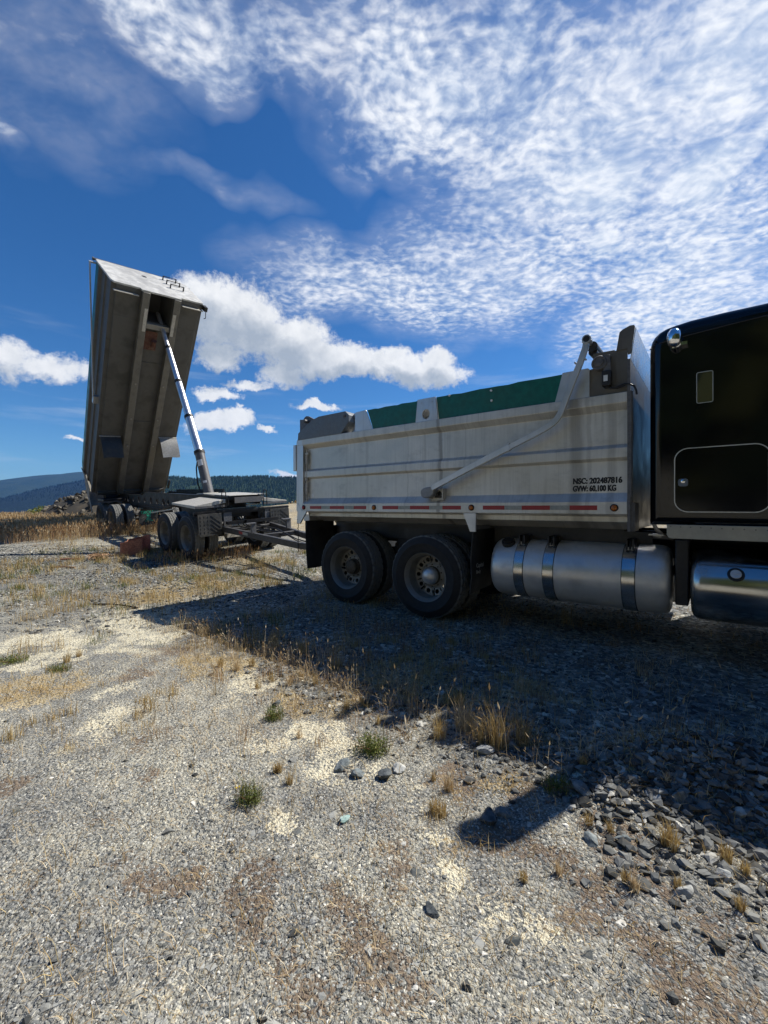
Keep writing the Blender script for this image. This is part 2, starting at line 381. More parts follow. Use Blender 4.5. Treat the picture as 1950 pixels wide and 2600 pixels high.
M['trailer_flap'] = paint('trailer_flap', (.032, .033, .032), .6, .3, (.13, .12, .10), .45, 5, .15)
M['sunlit_flap'] = paint('sunlit_flap_rubber', (.20, .20, .195), .45, .2, (.12, .12, .11), .4, 5, .1)  # sunlight grazing this flap put into a lighter rubber colour
M['lightdust'] = paint('dusty_alu', (.50, .48, .43), .55, .15, (.28, .26, .22), .4, 6, Metallic=.4)
M['rust'] = paint('rusty_steel', (.40, .17, .105), .75, .3, (.13, .055, .035), .5, 7, .25)
M['sill'] = metal('lit_floor_sill', (.20, .19, .165), .5, .45, .4, streak=.45, grime=(.05, .045, .038), grime_amt=.7, scale=2)  # grime stains; lit sill edges put into a lighter base colour
M['rustlabel'] = paint('rusty_panel', (.10, .035, .022), .8, .5, (.25, .2, .15), .4, 9, .3)
M['glass'] = paint('dark_glass', (.02, .025, .018), .06, .1, (.05, .05, .04), .1, 4, 0, Coat_Weight=1.)
M['wood'] = paint('bleached_wood', (.36, .22, .12), .8, .35, (.12, .08, .05), .4, 12, .3)
M['redwood'] = paint('reddish_wood', (.24, .10, .06), .8, .35, (.12, .07, .05), .4, 12, .3)
def tyre_mat():
    m, g, b = newmat('tyre_rubber'); c = ocoord(g); s = g.n('ShaderNodeSeparateXYZ', {0: c})
    r = g.m('POWER', g.m('ADD', g.m('MULTIPLY', s.outputs[0], s.outputs[0]), g.m('MULTIPLY', s.outputs[2], s.outputs[2])), .5)
    tread = g.ss(r, .508, .524); n = g.noise(c, 9, 5, .65)
    col = g.mix(g.m('MULTIPLY', g.ss(n, .3, .75), .45), (.011, .011, .012), (.038, .035, .030))
    col = g.mix(g.m('MULTIPLY', tread, .75), col, (.21, .21, .195))  # sunlit look of the tread put into a lighter colour
    setp(g, b, Base_Color=col, Roughness=.72)
    rings = g.m('SINE', g.m('MULTIPLY', r, 420.)); bump(g, b, g.m('ADD', g.m('MULTIPLY', rings, .15), g.noise(c, 60, 3)), .25, .006)
    return m
M['tyre'] = tyre_mat()
M['rim'] = metal('steel_rim', (.30, .29, .26), .48, .45, .25, grime=(.14, .12, .09), grime_amt=.5, scale=8)
M['hub'] = metal('greasy_hub', (.10, .08, .055), .6, .3, .4, grime_amt=.5, scale=14)
# ------------------------------------------------------------------ ground
def disc(X, Y, px, py, hw, hh, rotnoise=True):
    """soft patch on the ground, given by where it lies in the photograph"""
    cx, cy = gp(px, py); ex, _ = gp(px+hw, py); _, ey = gp(px, max(py-hh, 1300)); _, ey2 = gp(px, py+hh)
    rx = abs(ex-cx); ry = max(abs(ey-ey2)/2, .02)
    return np.clip(1.25-((X-cx)/rx)**2-((Y-cy)/ry)**2, 0, 1)
def band(pts, hw, hh, step=45, seed=1):
    """a run of overlapping patches along a path in the photograph"""
    rb = np.random.default_rng(seed); out = []
    for (x0, y0), (x1, y1) in zip(pts[:-1], pts[1:]):
        n = max(1, int(math.hypot(x1-x0, y1-y0)/step))
        for k in range(n):
            t = k/n; s = .55+.9*rb.random(); out.append((x0+(x1-x0)*t+(rb.random()-.5)*hw, y0+(y1-y0)*t+(rb.random()-.5)*hh, hw*s, hh*s))
    return out
DUST = (band([(-40, 1680), (150, 1640), (330, 1595), (480, 1560)], 130, 38, seed=2)+band([(380, 1610), (280, 1760), (220, 1900), (170, 2080), (60, 2250)], 85, 75, 70, 3)+band([(620, 1720), (650, 1900), (640, 2060), (540, 2110)], 75, 60, 60, 4)
        +band([(-60, 2200), (150, 2350), (330, 2500), (380, 2640)], 170, 110, 110, 5)+band([(560, 2420), (720, 2520), (860, 2620)], 150, 90, 90, 6)+band([(700, 2080), (860, 2230), (900, 2400), (1250, 2560)], 70, 60, 70, 7)
        +band([(780, 1850), (870, 1990), (1080, 2010), (1120, 2200)], 75, 45, 60, 8)+band([(1180, 2280), (1400, 2480), (1600, 2580)], 110, 70, 90, 9)+[(230, 1880, 110, 90), (600, 1980, 80, 50), (690, 1760, 60, 30)])
MOSS = (band([(300, 2150), (420, 2190), (560, 2230)], 70, 45, 50, 12)+band([(640, 2230), (730, 2400), (740, 2560)], 75, 80, 70, 13)+band([(900, 2330), (960, 2480), (1000, 2600)], 90, 80, 80, 14)+band([(1000, 2120), (1060, 2230), (1100, 2290)], 40, 55, 45, 15)
        +band([(1320, 2170), (1400, 2320), (1520, 2430), (1700, 2520), (1900, 2600)], 85, 60, 70, 16)+band([(-20, 2030), (120, 1985)], 80, 45, 50, 17)+band([(-20, 1770), (200, 1715), (440, 1650)], 90, 28, 60, 18)+band([(380, 1890), (430, 1990)], 40, 45, 40, 19)+band([(1500, 2080), (1700, 2330)], 60, 40, 80, 20))
STRAW = [(540, 1685, 120, 45), (470, 1490, 160, 40), (800, 1780, 110, 30), (640, 1420, 110, 20), (1050, 1700, 150, 60), (1300, 1770, 200, 60), (90, 1740, 150, 60), (900, 1780, 90, 40), (1270, 1970, 90, 40), (1700, 1900, 200, 60), (1830, 2120, 80, 60)]
def masks(X, Y):
    n1 = fbm(X, Y, 2.4, 4, 11); n2 = fbm(X, Y, 7., 4, 21); n3 = fbm(X, Y, .45, 3, 31)
    X0, Y0 = X, Y; wr = .16+.05*np.abs(Y); X, Y = X0+wr*2*(fbm(X0, Y0, 2.2, 4, 131)-.5), Y0+wr*2*(fbm(X0, Y0, 2.2, 4, 137)-.5)
    def pat(L):
        acc = np.zeros(np.shape(X))
        for d in L: acc = np.maximum(acc, disc(X, Y, *d))
        return acc
    jit = (n2-.5)*1.5+(n1-.5)*1.0
    ta, wa = X*.62-Y*.78, X*.78+Y*.62
    trk = fbm(wa, ta, 1.0, 2, 101)*0+fbm(wa*2.2, ta*.35, 1., 4, 103); trk2 = fbm(wa*2.6, ta*.4, 1., 4, 107)
    d = np.clip(pat(DUST)*.75+jit*1.1+(n3-.5)*.6+(trk-.5)*2.0-.12, 0, 1)
    mo = np.clip(pat(MOSS)*.85+jit*1.2-.22+(trk2-.45)*1.6, 0, 1)*(1-.6*d)
    st = np.clip(pat(STRAW)*.8+jit*.7-.2+.4*sst(Y, 6, 9)*(n1-.35)+.8*sst(Y, 13, 17)*sst(X, -11, -7), 0, 1)
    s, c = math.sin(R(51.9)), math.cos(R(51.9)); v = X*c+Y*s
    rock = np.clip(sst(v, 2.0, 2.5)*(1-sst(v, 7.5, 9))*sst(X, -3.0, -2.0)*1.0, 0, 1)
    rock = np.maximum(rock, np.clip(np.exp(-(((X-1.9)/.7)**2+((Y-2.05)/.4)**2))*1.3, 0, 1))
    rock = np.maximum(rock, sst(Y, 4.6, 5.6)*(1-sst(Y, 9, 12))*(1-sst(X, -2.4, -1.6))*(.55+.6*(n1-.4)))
    rock = np.maximum(rock, np.clip(disc(X, Y, 520, 1530, 100, 35), 0, 1))
    d = d*(1-.85*rock)
    return d, mo, rock, st
def axis_pts(segs):
    out = [segs[0][0]]
    for a, b, st in segs:
        n = max(1, int(round((b-a)/st))); out += list(a+(b-a)*(np.arange(1, n+1)/n))
    return np.array(out)
gx = axis_pts([(-9000, -2000, 1000), (-2000, -400, 200), (-400, -60, 34), (-60, -16, 2.2), (-16, -6, .28), (-6, 5, .045), (5, 12, .3), (12, 60, 2.4), (60, 400, 34), (400, 2000, 200), (2000, 9000, 1000)])
gy = axis_pts([(-600, -100, 60), (-100, -10, 6), (-10, .7, .5), (.7, 6, .035), (6, 13, .14), (13, 34, .35), (34, 70, 1.5), (70, 300, 15), (300, 1500, 120), (1500, 12000, 1500)])
GX, GY = np.meshgrid(gx, gy); GZ = hgt(GX, GY); nx, ny = len(gx), len(gy)
V = np.stack([GX, GY, GZ], -1).reshape(-1, 3)
ii = (np.arange(ny-1)[:, None]*nx+np.arange(nx-1)[None]).ravel()
def ground_mat():
    m, g, b = newmat('gravel_ground'); c = ocoord(g)
    at = g.n('ShaderNodeAttribute', attribute_name='mask'); sp = g.n('ShaderNodeSeparateColor', {0: at.outputs['Color']}); dust, moss, rock = sp.outputs; straw = at.outputs['Alpha']
    cw = g.v('ADD', c, g.v('SCALE', g.noise(c, 30, 2, .5, out=1), scale=.012))
    v1 = g.n('ShaderNodeTexVoronoi', {'Vector': cw, 'Scale': 140}); v2 = g.n('ShaderNodeTexVoronoi', {'Vector': cw, 'Scale': 58}); v3 = g.n('ShaderNodeTexVoronoi', {'Vector': cw, 'Scale': 27})
    def stonecol(v):
        r = g.n('ShaderNodeSeparateColor', {0: v.outputs['Color']}).outputs
        col = g.mix(g.ss(r[0], 0, 1), (.07, .077, .078), (.38, .38, .355))
        col = g.mix(g.ss(r[1], .86, .95), col, (.66, .64, .56)); col = g.mix(g.ss(r[2], .8, .95), col, (.20, .165, .12)); col = g.mix(g.m('MULTIPLY', g.ss(r[2], .3, .1), .6), col, (.075, .08, .085))
        return col
    n1 = g.noise(c, 9, 6, .65); n2 = g.noise(c, 60, 4, .6); n3 = g.noise(c, 2.2, 5, .6)
    col = g.mix(g.ss(g.m('ADD', g.m('MULTIPLY', n1, .7), g.m('MULTIPLY', rock, .35)), .42, .62), stonecol(v1), stonecol(v2)); rocky_shade = g.mix(1., col, (.42, .43, .44), 'MULTIPLY'); col = g.mix(rock, col, rocky_shade)  # rocky ground also darkened in colour to deepen the truck's shade
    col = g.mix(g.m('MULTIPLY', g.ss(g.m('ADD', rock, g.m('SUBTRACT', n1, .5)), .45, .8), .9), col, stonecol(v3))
    # matrix of fine dust between the stones
    fine = g.ss(g.m('ADD', g.m('MULTIPLY', n2, .6), g.m('MULTIPLY', n1, .5)), .46, .64)
    col = g.mix(g.m('MULTIPLY', fine, g.m('SUBTRACT', .55, g.m('MULTIPLY', rock, .45))), col, g.mix(n3, (.50, .47, .37), (.35, .34, .30)))
    n5 = g.noise(c, 1.1, 5, .65); col = g.mix(1., col, g.mix(g.ss(n5, .34, .66), (.70, .71, .74), (1.22, 1.2, 1.13)), 'MULTIPLY', False)
    brk = g.m('ADD', g.m('MULTIPLY', g.m('SUBTRACT', n2, .5), 2.6), g.m('MULTIPLY', g.m('SUBTRACT', n1, .5), 1.3))
    df = g.ss(g.m('ADD', g.m('MINIMUM', dust, .62), brk), .34, .62)
    col = g.mix(g.m('MULTIPLY', df, .85), col, g.mix(n1, (.60, .545, .39), (.72, .665, .50)))
    mf = g.ss(g.m('ADD', g.m('MINIMUM', moss, .6), brk), .36, .62)
    col = g.mix(g.m('MULTIPLY', mf, .85), col, g.mix(n1, (.085, .056, .038), (.20, .145, .10)))
    sf = g.ss(g.m('ADD', g.m('MINIMUM', straw, .7), brk), .36, .7)
    col = g.mix(g.m('MULTIPLY', sf, .6), col, g.mix(n1, (.42, .28, .12), (.46, .38, .20)))
    far = g.ss(g.n('ShaderNodeSeparateXYZ', {0: c}).outputs[1], 24, 60)
    tr = g.mix(g.noise(c, .05, 6, .7), (.02, .035, .02), (.09, .10, .05)); col = g.mix(far, col, tr)
    setp(g, b, Base_Color=col, Roughness=.92, Specular_IOR_Level=.2)
    h = g.m('ADD', g.m('MULTIPLY', g.m('SUBTRACT', .5, v1.outputs['Distance']), .5), g.m('ADD', g.m('MULTIPLY', g.m('SUBTRACT', .6, v2.outputs['Distance']), .9), g.m('MULTIPLY', n2, .6)))
    h = g.m('ADD', h, g.m('MULTIPLY', g.m('MULTIPLY', g.m('SUBTRACT', .6, v3.outputs['Distance']), rock), 1.8))
    bump(g, b, h, .85, .014)
    return m
M['ground'] = ground_mat()
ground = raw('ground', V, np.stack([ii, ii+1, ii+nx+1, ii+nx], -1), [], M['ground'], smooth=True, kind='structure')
md = np.zeros((len(V), 4), np.float32); sel = (np.hypot(V[:, 0], V[:, 1]) < 60)
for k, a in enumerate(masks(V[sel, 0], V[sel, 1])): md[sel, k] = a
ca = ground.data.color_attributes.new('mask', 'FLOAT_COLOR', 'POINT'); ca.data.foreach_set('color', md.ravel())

# ------------------------------------------------------------------ hills and their woods
def forest_mat(name, a, b_, c_, patches=()):
    m, g, b = newmat(name); c = ocoord(g); n1 = g.noise(c, .006, 6, .65); n2 = g.noise(c, .05, 5, .7)
    col = g.mix(g.ss(n1, .35, .65), a, b_); col = g.mix(g.m('MULTIPLY', g.ss(n2, .45, .7), .6), col, c_)
    for (x, y, z), r, pc in patches:
        d = g.v('DISTANCE', g.v('ADD', c, g.v('SCALE', g.noise(c, .012, 4, .6, out=1), scale=r*1.4)), (x+r*.7, y+r*.7, z+r*.7))
        col = g.mix(g.ss(d, r, r*.55), col, pc)
    setp(g, b, Base_Color=col, Roughness=.95, Specular_IOR_Level=.1); bump(g, b, n2, 1., 12.)
    return m
def ppt(px, py, Y): return ((px-CXP)/FPX*Y, Y, (HYP-py)/FPX*Y+CAMH)
def hill(name, Yd, depth, pts, mat, base=-160, nseg=260, rough=6., seed=0, back=.8):
    """a ridge whose skyline passes through pts (seen from the plateau) at distance Yd; the front slope is depth deep"""
    P = [ppt(a, b, Yd) for a, b in pts]; xs = np.linspace(P[0][0], P[-1][0], nseg)
    crest_z = np.interp(xs, [p[0] for p in P], [p[2] for p in P]); crest_z = crest_z+(fbm(xs, xs*0, 1/(Yd*.06), 4, seed)-.5)*rough
    T = np.concatenate([np.linspace(0, 1, 26), np.linspace(1.12, 2, 6)]); rows = []
    for t in T:
        y = Yd-depth*(1-t) if t <= 1 else Yd+depth*(t-1)
        f = sst(t, -.15, 1.0)*.75+.25*min(t, 1) if t <= 1 else 1-sst(t, 1, 2.2)*back
        z = base+(crest_z-base)*f
        wob = (fbm(xs, np.full_like(xs, y), 1/(depth*.35), 4, seed+5)-.5)*depth*.16*math.sin(math.pi*min(t, 1))
        rows.append(np.stack([xs, np.full_like(xs, y)+wob*.6, z+wob*.25], -1))
    Vh = np.array(rows); nr, nc = Vh.shape[:2]; k = (np.arange(nr-1)[:, None]*nc+np.arange(nc-1)[None]).ravel()
    o = raw(name, Vh.reshape(-1, 3), np.stack([k, k+1, k+nc+1, k+nc], -1), [], mat, smooth=True, kind='structure')
    return Vh
def conifers(name, B, H, mat, wid=.2, rr=rng, kind='stuff', tiers=3, sides=5):
    """many small conifers as one wood: B base points, H heights"""
    n = len(B); a = rr.random((n, 1))*6.28; V = []; F = []; per = tiers*(sides+1)
    VV = np.zeros((n, per, 3)); lean = (rr.random((n, 2))-.5)*.05
    for t in range(tiers):
        z0 = .06+.3*t*(3/tiers); z1 = min(1., z0+.5); rad = wid*(1-.78*t/(tiers))
        for s_ in range(sides):
            an = a[:, 0]+2*math.pi*s_/sides+t*.6; rj = rad*(.7+.6*rr.random(n)); zj = z0+(rr.random(n)-.5)*.06
            VV[:, t*(sides+1)+s_] = np.stack([np.cos(an)*rj, np.sin(an)*rj, zj], -1)
        VV[:, t*(sides+1)+sides] = np.stack([lean[:, 0], lean[:, 1], np.full(n, z1 if t < tiers-1 else 1.)], -1)
    VV = VV*np.asarray(H)[:, None, None]+np.asarray(B)[:, None, :]
    f = np.array([(t*(sides+1)+s_, t*(sides+1)+(s_+1) % sides, t*(sides+1)+sides) for t in range(tiers) for s_ in range(sides)])
    F = (f[None]+(np.arange(n)*per)[:, None, None]).reshape(-1, 3)
    return raw(name, VV.reshape(-1, 3), [], F, mat, np.repeat(rr.random(n), per), kind=kind)
def needle_mat(name, a, b_, c_):
    m, g, b = newmat(name); r = g.n('ShaderNodeAttribute', attribute_name='rnd').outputs['Fac']; c = ocoord(g)
    col = g.mix(g.ss(r, 0, 1), a, b_); col = g.mix(g.ss(r, .85, .95), col, c_); setp(g, b, Base_Color=col, Roughness=.9, Specular_IOR_Level=.1); return m
far_mat = forest_mat('far_wooded_hill', (.013, .032, .03), (.026, .046, .034), (.055, .075, .045), [(ppt(165, 1214, 5300), 90, (.22, .12, .08)), (ppt(140, 1232, 5000), 60, (.18, .11, .07)), (ppt(85, 1220, 5300), 50, (.14, .12, .06))])
hill('far_hill', 5600, 2600, [(-1800, 1262), (-900, 1238), (-300, 1226), (0, 1221), (40, 1221), (80, 1219), (110, 1211), (130, 1206), (160, 1204), (200, 1203), (240, 1198), (330, 1204), (480, 1222), (700, 1240), (1400, 1255)], far_mat, rough=10, seed=2)
rid_mat = forest_mat('dark_ridge', (.007, .014, .016), (.012, .022, .020), (.016, .028, .024))  # cloud shadow and haze on this ridge painted as darker, bluer foliage
RV = hill('dark_ridge', 3300, 1300, [(-1600, 1340), (-600, 1310), (0, 1278), (18, 1279), (60, 1275), (90, 1260), (127, 1249), (163, 1236), (208, 1226), (260, 1216), (330, 1215), (400, 1222), (520, 1245), (800, 1270)], rid_mat, rough=7, seed=12)
near_pts = [(180, 1300), (260, 1262), (330, 1240), (380, 1226), (425, 1217), (440, 1214), (464, 1214), (475, 1216), (487, 1219), (503, 1221), (520, 1219), (540, 1216), (556, 1214.5), (620, 1214.5), (681, 1212.5), (704, 1216), (750, 1215), (900, 1216), (1200, 1212), (1700, 1206), (2600, 1200), (5000, 1230)]
near_mat = forest_mat('near_wooded_hill', (.02, .04, .022), (.032, .058, .028), (.05, .075, .035), [(ppt(483, 1236, 1500), 17, (.30, .19, .12)), (ppt(500, 1240, 1450), 10, (.26, .2, .14))])
HV = hill('near_hill', 1750, 800, near_pts, near_mat, rough=4, seed=22)
def on_hill(HV, n, tmin, xr=None):
    nr, nc = HV.shape[:2]; a = tmin+(25-tmin)*rng.random(n)**.8; b = rng.random(n)*(nc-1.01)
    if xr is not None: b = (xr[0]+(xr[1]-xr[0])*rng.random(n))*(nc-1.01)
    i = a.astype(int).clip(0, 24); j = b.astype(int); fa, fb = a-i, b-j
    return (HV[i, j]*((1-fa)*(1-fb))[:, None]+HV[i, j+1]*((1-fa)*fb)[:, None]+HV[i+1, j]*(fa*(1-fb))[:, None]+HV[i+1, j+1]*(fa*fb)[:, None])
M['needles'] = needle_mat('conifer_needles', (.014, .032, .018), (.034, .060, .028), (.075, .10, .045))
B = on_hill(HV, 26000, 5, (0, .32)); pc = np.array(ppt(483, 1236, 1500)); keep = np.hypot((B[:, 0]-pc[0])/26, (B[:, 2]-pc[2])/9) > 1
B = B[keep]; B[:, 2] -= 1.5
conifers('wood_on_near_hill', B, 8+8*rng.random(len(B)), M['needles'], .22)
M['needles2'] = needle_mat('shaded_needles', (.006, .012, .014), (.010, .02, .018), (.015, .028, .022))  # needle colour darkened to carry the ridge's cloud shadow
B = on_hill(RV, 9000, 12, (0, 1)); B[:, 2] -= 2; conifers('wood_on_dark_ridge', B, 10+9*rng.random(len(B)), M['needles2'], .2)
# wooded bank behind the photographer: seen only in the mirror-black paint and the sleeper window
nb = 380; ba = np.stack([-32+70*rng.random(nb), -12-26*rng.random(nb)], -1)
bz = hgt(ba[:, 0], ba[:, 1]); M['needles3'] = needle_mat('bank_foliage', (.015, .026, .012), (.035, .048, .018), (.11, .11, .035))
conifers('wooded_bank', np.stack([ba[:, 0], ba[:, 1], bz-.3], -1), 8+7*rng.random(nb), M['needles3'], .26, tiers=9, sides=9)

# ------------------------------------------------------------------ wheels (shared by truck and trailer)
RT = .535
def tyre_mesh(name='tyre', w=.275):
    ribs = [(.030, .074, 1), (.086, .118, 0), (.130, w-.130, 0), (w-.118, w-.086, 0), (w-.074, w-.030, 1)]
    prof = [(.312, .020, 0), (.330, .008, 0), (.370, .0, 0), (.420, -.004, 0), (.425, -.007, 0), (.436, -.007, 0), (.441, -.003, 0), (.480, .006, 0), (.508, .018, 0), (.520, .026, 2)]
    for k, (a, b, sh) in enumerate(ribs):
        prof += [(RT-.012-(0 if k else .003), a, 0), (RT-(.004 if sh else 0), a+.002, 3 if sh else 4), (RT-(0 if sh else 0), b-.002, 3 if sh else 4), (RT-.014, b, 0)]
    side = [(r, w-y, t) for r, y, t in reversed(prof[:10])]; prof += side
    n = 132; V = []
    for j, (r, y, t) in enumerate(prof):
        for i in range(n):
            rr = r
            if t in (2, 3) and (i % 4) == 0: rr = r-.013
            if t == 4 and ((i+int(y*60)*2) % 6) == 0: rr = r-.009
            a = 2*math.pi*(i+(.5*(y/.1) if t == 4 else 0))/n; V.append((rr*math.cos(a), y, rr*math.sin(a)))
    m = len(prof); k = (np.arange(m-1)[:, None]*n+np.arange(n)[None]); k2 = (np.arange(m-1)[:, None]*n+((np.arange(n)+1) % n)[None])
    o = raw(name, V, np.stack([k.ravel(), k2.ravel(), (k2+n).ravel(), (k+n).ravel()], -1), [], M['tyre'], smooth=True)
    bm = bmesh.new(); bm.from_mesh(o.data); bmesh.ops.recalc_face_normals(bm, faces=bm.faces); bm.to_mesh(o.data); bm.free(); o.data.set_sharp_from_angle(angle=R(35))
    return o
def wheel_proto(dome, dish=.205, outer=True):
    mb = MB(); mb.lathe([(.296, .040), (.304, .022), (.314, .012), (.318, .018), (.316, .03)], n=72)
    mb.lathe([(.304, .022), (.296, .032), (.288, .060), (.278, .075), (.274, dish-.02), (.262, dish)], n=72)
    mb.lathe([(.262, dish), (.275, dish+.05), (.29, .25), (.316, .262)], n=48)
    def mp(u, v, t): a = u; return (v*math.cos(a), dish+t+(.02*(.262-v)/.12), v*math.sin(a))
    nh = 10; da = 2*math.pi/nh
    mb.holes(mp, [(i*da, (i+1)*da, .168, .2625, (i+.5)*da, .214, .030/.214, .030) for i in range(nh)], .012, 14)
    mb.lathe([(.168, dish+.016), (.15, dish+.006), (.118, dish+.004), (.05, dish+.004)], n=48)
    w = mb.build('wheel', M['rim'], ang=30)
    if outer:
        hb = MB(); hb.lathe([(.122, dish+.002), (.120, dish-.02), (.108, dish-.03), (.104, dish-.08), (.075, dish-.095), (.0005, dish-.098)], n=36)
        for i in range(10):
            a = 2*math.pi*i/10; p = (.143*math.cos(a), 0, .143*math.sin(a)); hb.cyl((p[0], dish+.01, p[2]), (p[0], dish-.006, p[2]), .010, n=6)
        for i in range(8):
            a = 2*math.pi*(i+.5)/8; hb.cyl((.085*math.cos(a), dish-.08, .085*math.sin(a)), (.085*math.cos(a), dish-.098, .085*math.sin(a)), .009, n=6)
        h = hb.build('hub', M['hub'], w, ang=30)
        if dome:
            d = MB(); d.lathe([(.112, dish-.03), (.111, dish-.06), (.103, dish-.09), (.085, dish-.112), (.05, dish-.128), (.0005, dish-.134)], n=48); d.build('hub_cap', M['tank'], w)
    t = tyre_mesh(); t.parent = w
    return w
W_dome = wheel_proto(True); W_plain = wheel_proto(False); W_inner = wheel_proto(False, .21, False)
W_trail = wheel_proto(False, .2)
_used = set()
def put_wheel(proto, parent, loc, flip=False, spin=0.):
    w = proto if id(proto) not in _used else copy_tree(proto); _used.add(id(proto))
    w.parent = parent; w.rotation_euler = (0, 0, math.pi if flip else 0); w.location = loc
    if spin: w.rotation_mode = 'XYZ'; w.rotation_euler = (0, spin, math.pi if flip else 0)
    return w
def dual(proto, parent, x, yo, z, far=False, spin=0):
    s = -1 if far else 1
    put_wheel(proto, parent, (x, yo, z), far, spin); put_wheel(W_inner, parent, (x, yo+s*.335, z), far, spin*1.7)
def text(s, size, name, mat, parent, loc, rot=(R(90), 0, 0), sx=1., th=.0015, weight=.012, width=None, bold=0):
    cu = bpy.data.curves.new(name, 'FONT'); cu.body = s; cu.size = size; cu.extrude = th; cu.offset = size*weight; cu.space_character = 1.02
    o = bpy.data.objects.new(name, cu); C.objects.link(o); dg = bpy.context.evaluated_depsgraph_get()
    me = bpy.data.meshes.new_from_object(o.evaluated_get(dg)); bpy.data.objects.remove(o); bpy.data.curves.remove(cu)
    me.name = name; me.materials.clear(); me.materials.append(mat)
    if width: xs = [v.co.x for v in me.vertices]; sx = width/(max(xs)-min(xs))
    for v in me.vertices: v.co.x *= sx
    if bold:
        bm = bmesh.new()
        for j, q in enumerate((0, -1, 1)):
            k0 = len(bm.verts); bm.from_mesh(me); bm.verts.ensure_lookup_table()
            for v in list(bm.verts)[k0:]: v.co.x += q*bold; v.co.y += q*bold*.35; v.co.z -= .0003*j
        bm.to_mesh(me); bm.free()
    ob = bpy.data.objects.new(name, me); C.objects.link(ob); ob.parent = parent; ob.location = loc; ob.rotation_euler = rot
    return ob
M['housing'] = paint('grey_housing', (.26, .27, .28), .42, .1, (.2, .19, .17), .3)
# ================================================================== the dump truck (local x = towards its front, y = away from the photographer; u, v' are shifted by OFF)
TA = R(51.9); ts, tc = math.sin(TA), math.cos(TA)
def tw(u, v): return (u*ts+v*tc, -u*tc+v*ts)
OFF = (-2., 1.3, 0.)
truck = empty('dump_truck', (*tw(-2., 4.52+1.3), 0), -math.atan2(tc, ts))
tag(truck, 'black sleeper-cab dump truck with aluminium box and green side boards', 'dump truck')
def T(mb, name, mat, parent=truck, **k): return mb.build(name, mat, parent, off=OFF, **k)
def Td(o): return o
# --- dump body: one continuous shell with the side profile of the box
def side_prof(y=lambda t: t):
    return [(0, 2.50), (0, 2.405), (.07, 2.345), (.07, 2.015), (.028, 1.985), (.028, 1.89), (.07, 1.865), (.07, 1.555), (0, 1.468), (0, 1.348), (.12, 1.338), (.42, 1.19)]
pr = side_prof(); U = pr+[(2.6-a, b) for a, b in reversed(pr)]+[(2.45, 2.50), (2.45, 1.27), (.15, 1.27), (.15, 2.50)]
mb = MB(); mb.prism(U, -5.20, -.655, 'x')
body = T(mb, 'dump_body', M['alu'], bevel=.006)
sub = lambda mb, name, mat, **k: mb.build(name, mat, body, off=OFF, **k)
# top rail weld seam strip, rear posts
mb = MB()
for s in (0, 1):
    y = (lambda a, b: (a, b)) if not s else (lambda a, b: (2.6-b, 2.6-a))
    mb.box(-5.345, -5.185, *y(.004, .16), 1.36, 2.475)
    mb.prism([(-5.30, 1.47), (-5.33, 1.15), (-5.25, 1.15), (-5.09, 1.352), (-5.0, 1.352), (-5.0, 1.36), (-5.2, 1.36)], *y(-.006, .02))
    mb.box(-5.33, -5.20, *y(0, .15), 2.405, 2.50); mb.box(-5.34, -5.20, *y(-.001, .15), 1.35, 1.468)
mb.box(-5.335, -5.20, .15, 2.45, 1.19, 1.30)
sub(mb, 'rear_post', M['alu_plain'], bevel=.005)
mb = MB()
for s in (0, 1):
    y = .035 if not s else 2.565
    mb.cyl((-5.13, y, 1.50), (-5.13, y, 2.33), .012); mb.cyl((-5.13, y, 2.10), (-5.13, y, 2.24), .022); mb.cyl((-5.13, y, 1.63), (-5.13, y, 1.80), .022); mb.box(-5.15, -5.11, y-.02, y+.02, 1.84, 1.87); mb.box(-5.16, -5.10, y-.01, y+.03, 2.25, 2.28)
sub(mb, 'latch_rod', M['lightdust'])
mb = MB(); mb.box(-5.40, -5.348, .08, 2.52, 1.28, 2.46)
for k in range(4): mb.box(-5.425, -5.40, .1, 2.5, 1.42+.27*k, 1.50+.27*k)
mb.box(-5.41, -5.345, -.01, .06, 2.0, 2.42)
sub(mb, 'tailgate', M['alu_plain'], bevel=.006)
# gate arms with their air cylinders, both sides
for s in (0, 1):
    y = (lambda a, b: (a, b)) if not s else (lambda a, b: (2.6-b, 2.6-a))
    mb = MB(); mb.prism([(-5.304, 2.487), (-5.295, 2.60), (-4.98, 2.77), (-4.82, 2.81), (-4.26, 2.815), (-4.193, 2.757), (-4.189, 2.655), (-4.341, 2.503), (-4.36, 2.50)], *y(-.006, .20))
    ga = sub(mb, 'gate_arm', M['greyplate'], bevel=.004)
    mb = MB(); mb.prism([(-5.34, 2.50), (-5.34, 2.84), (-5.26, 2.83), (-5.22, 2.866), (-5.18, 2.878), (-5.13, 2.868), (-5.10, 2.852), (-4.95, 2.78), (-4.95, 2.50)], *y(.07, .10)); mb.cyl((-5.14, y(-.02, .1)[0], 2.78), (-5.14, y(-.02, .14)[1], 2.78), .028)
    mb.cyl((-4.27, y(-.02, .1)[0], 2.745), (-4.27, y(-.02, .22)[1], 2.745), .022); sub(mb, 'gate_lug', M['greysteel'], bevel=.003)
    mb = MB(); yc = .16 if not s else 2.44; mb.lathe([(.0, .30), (.05, .29), (.055, .24), (.035, .22), (.035, .16), (.075, .03), (.08, .0)], c=(-4.17, yc, 2.50), ax='z', n=24); sub(mb, 'pivot_mount', M['alu_plain'])
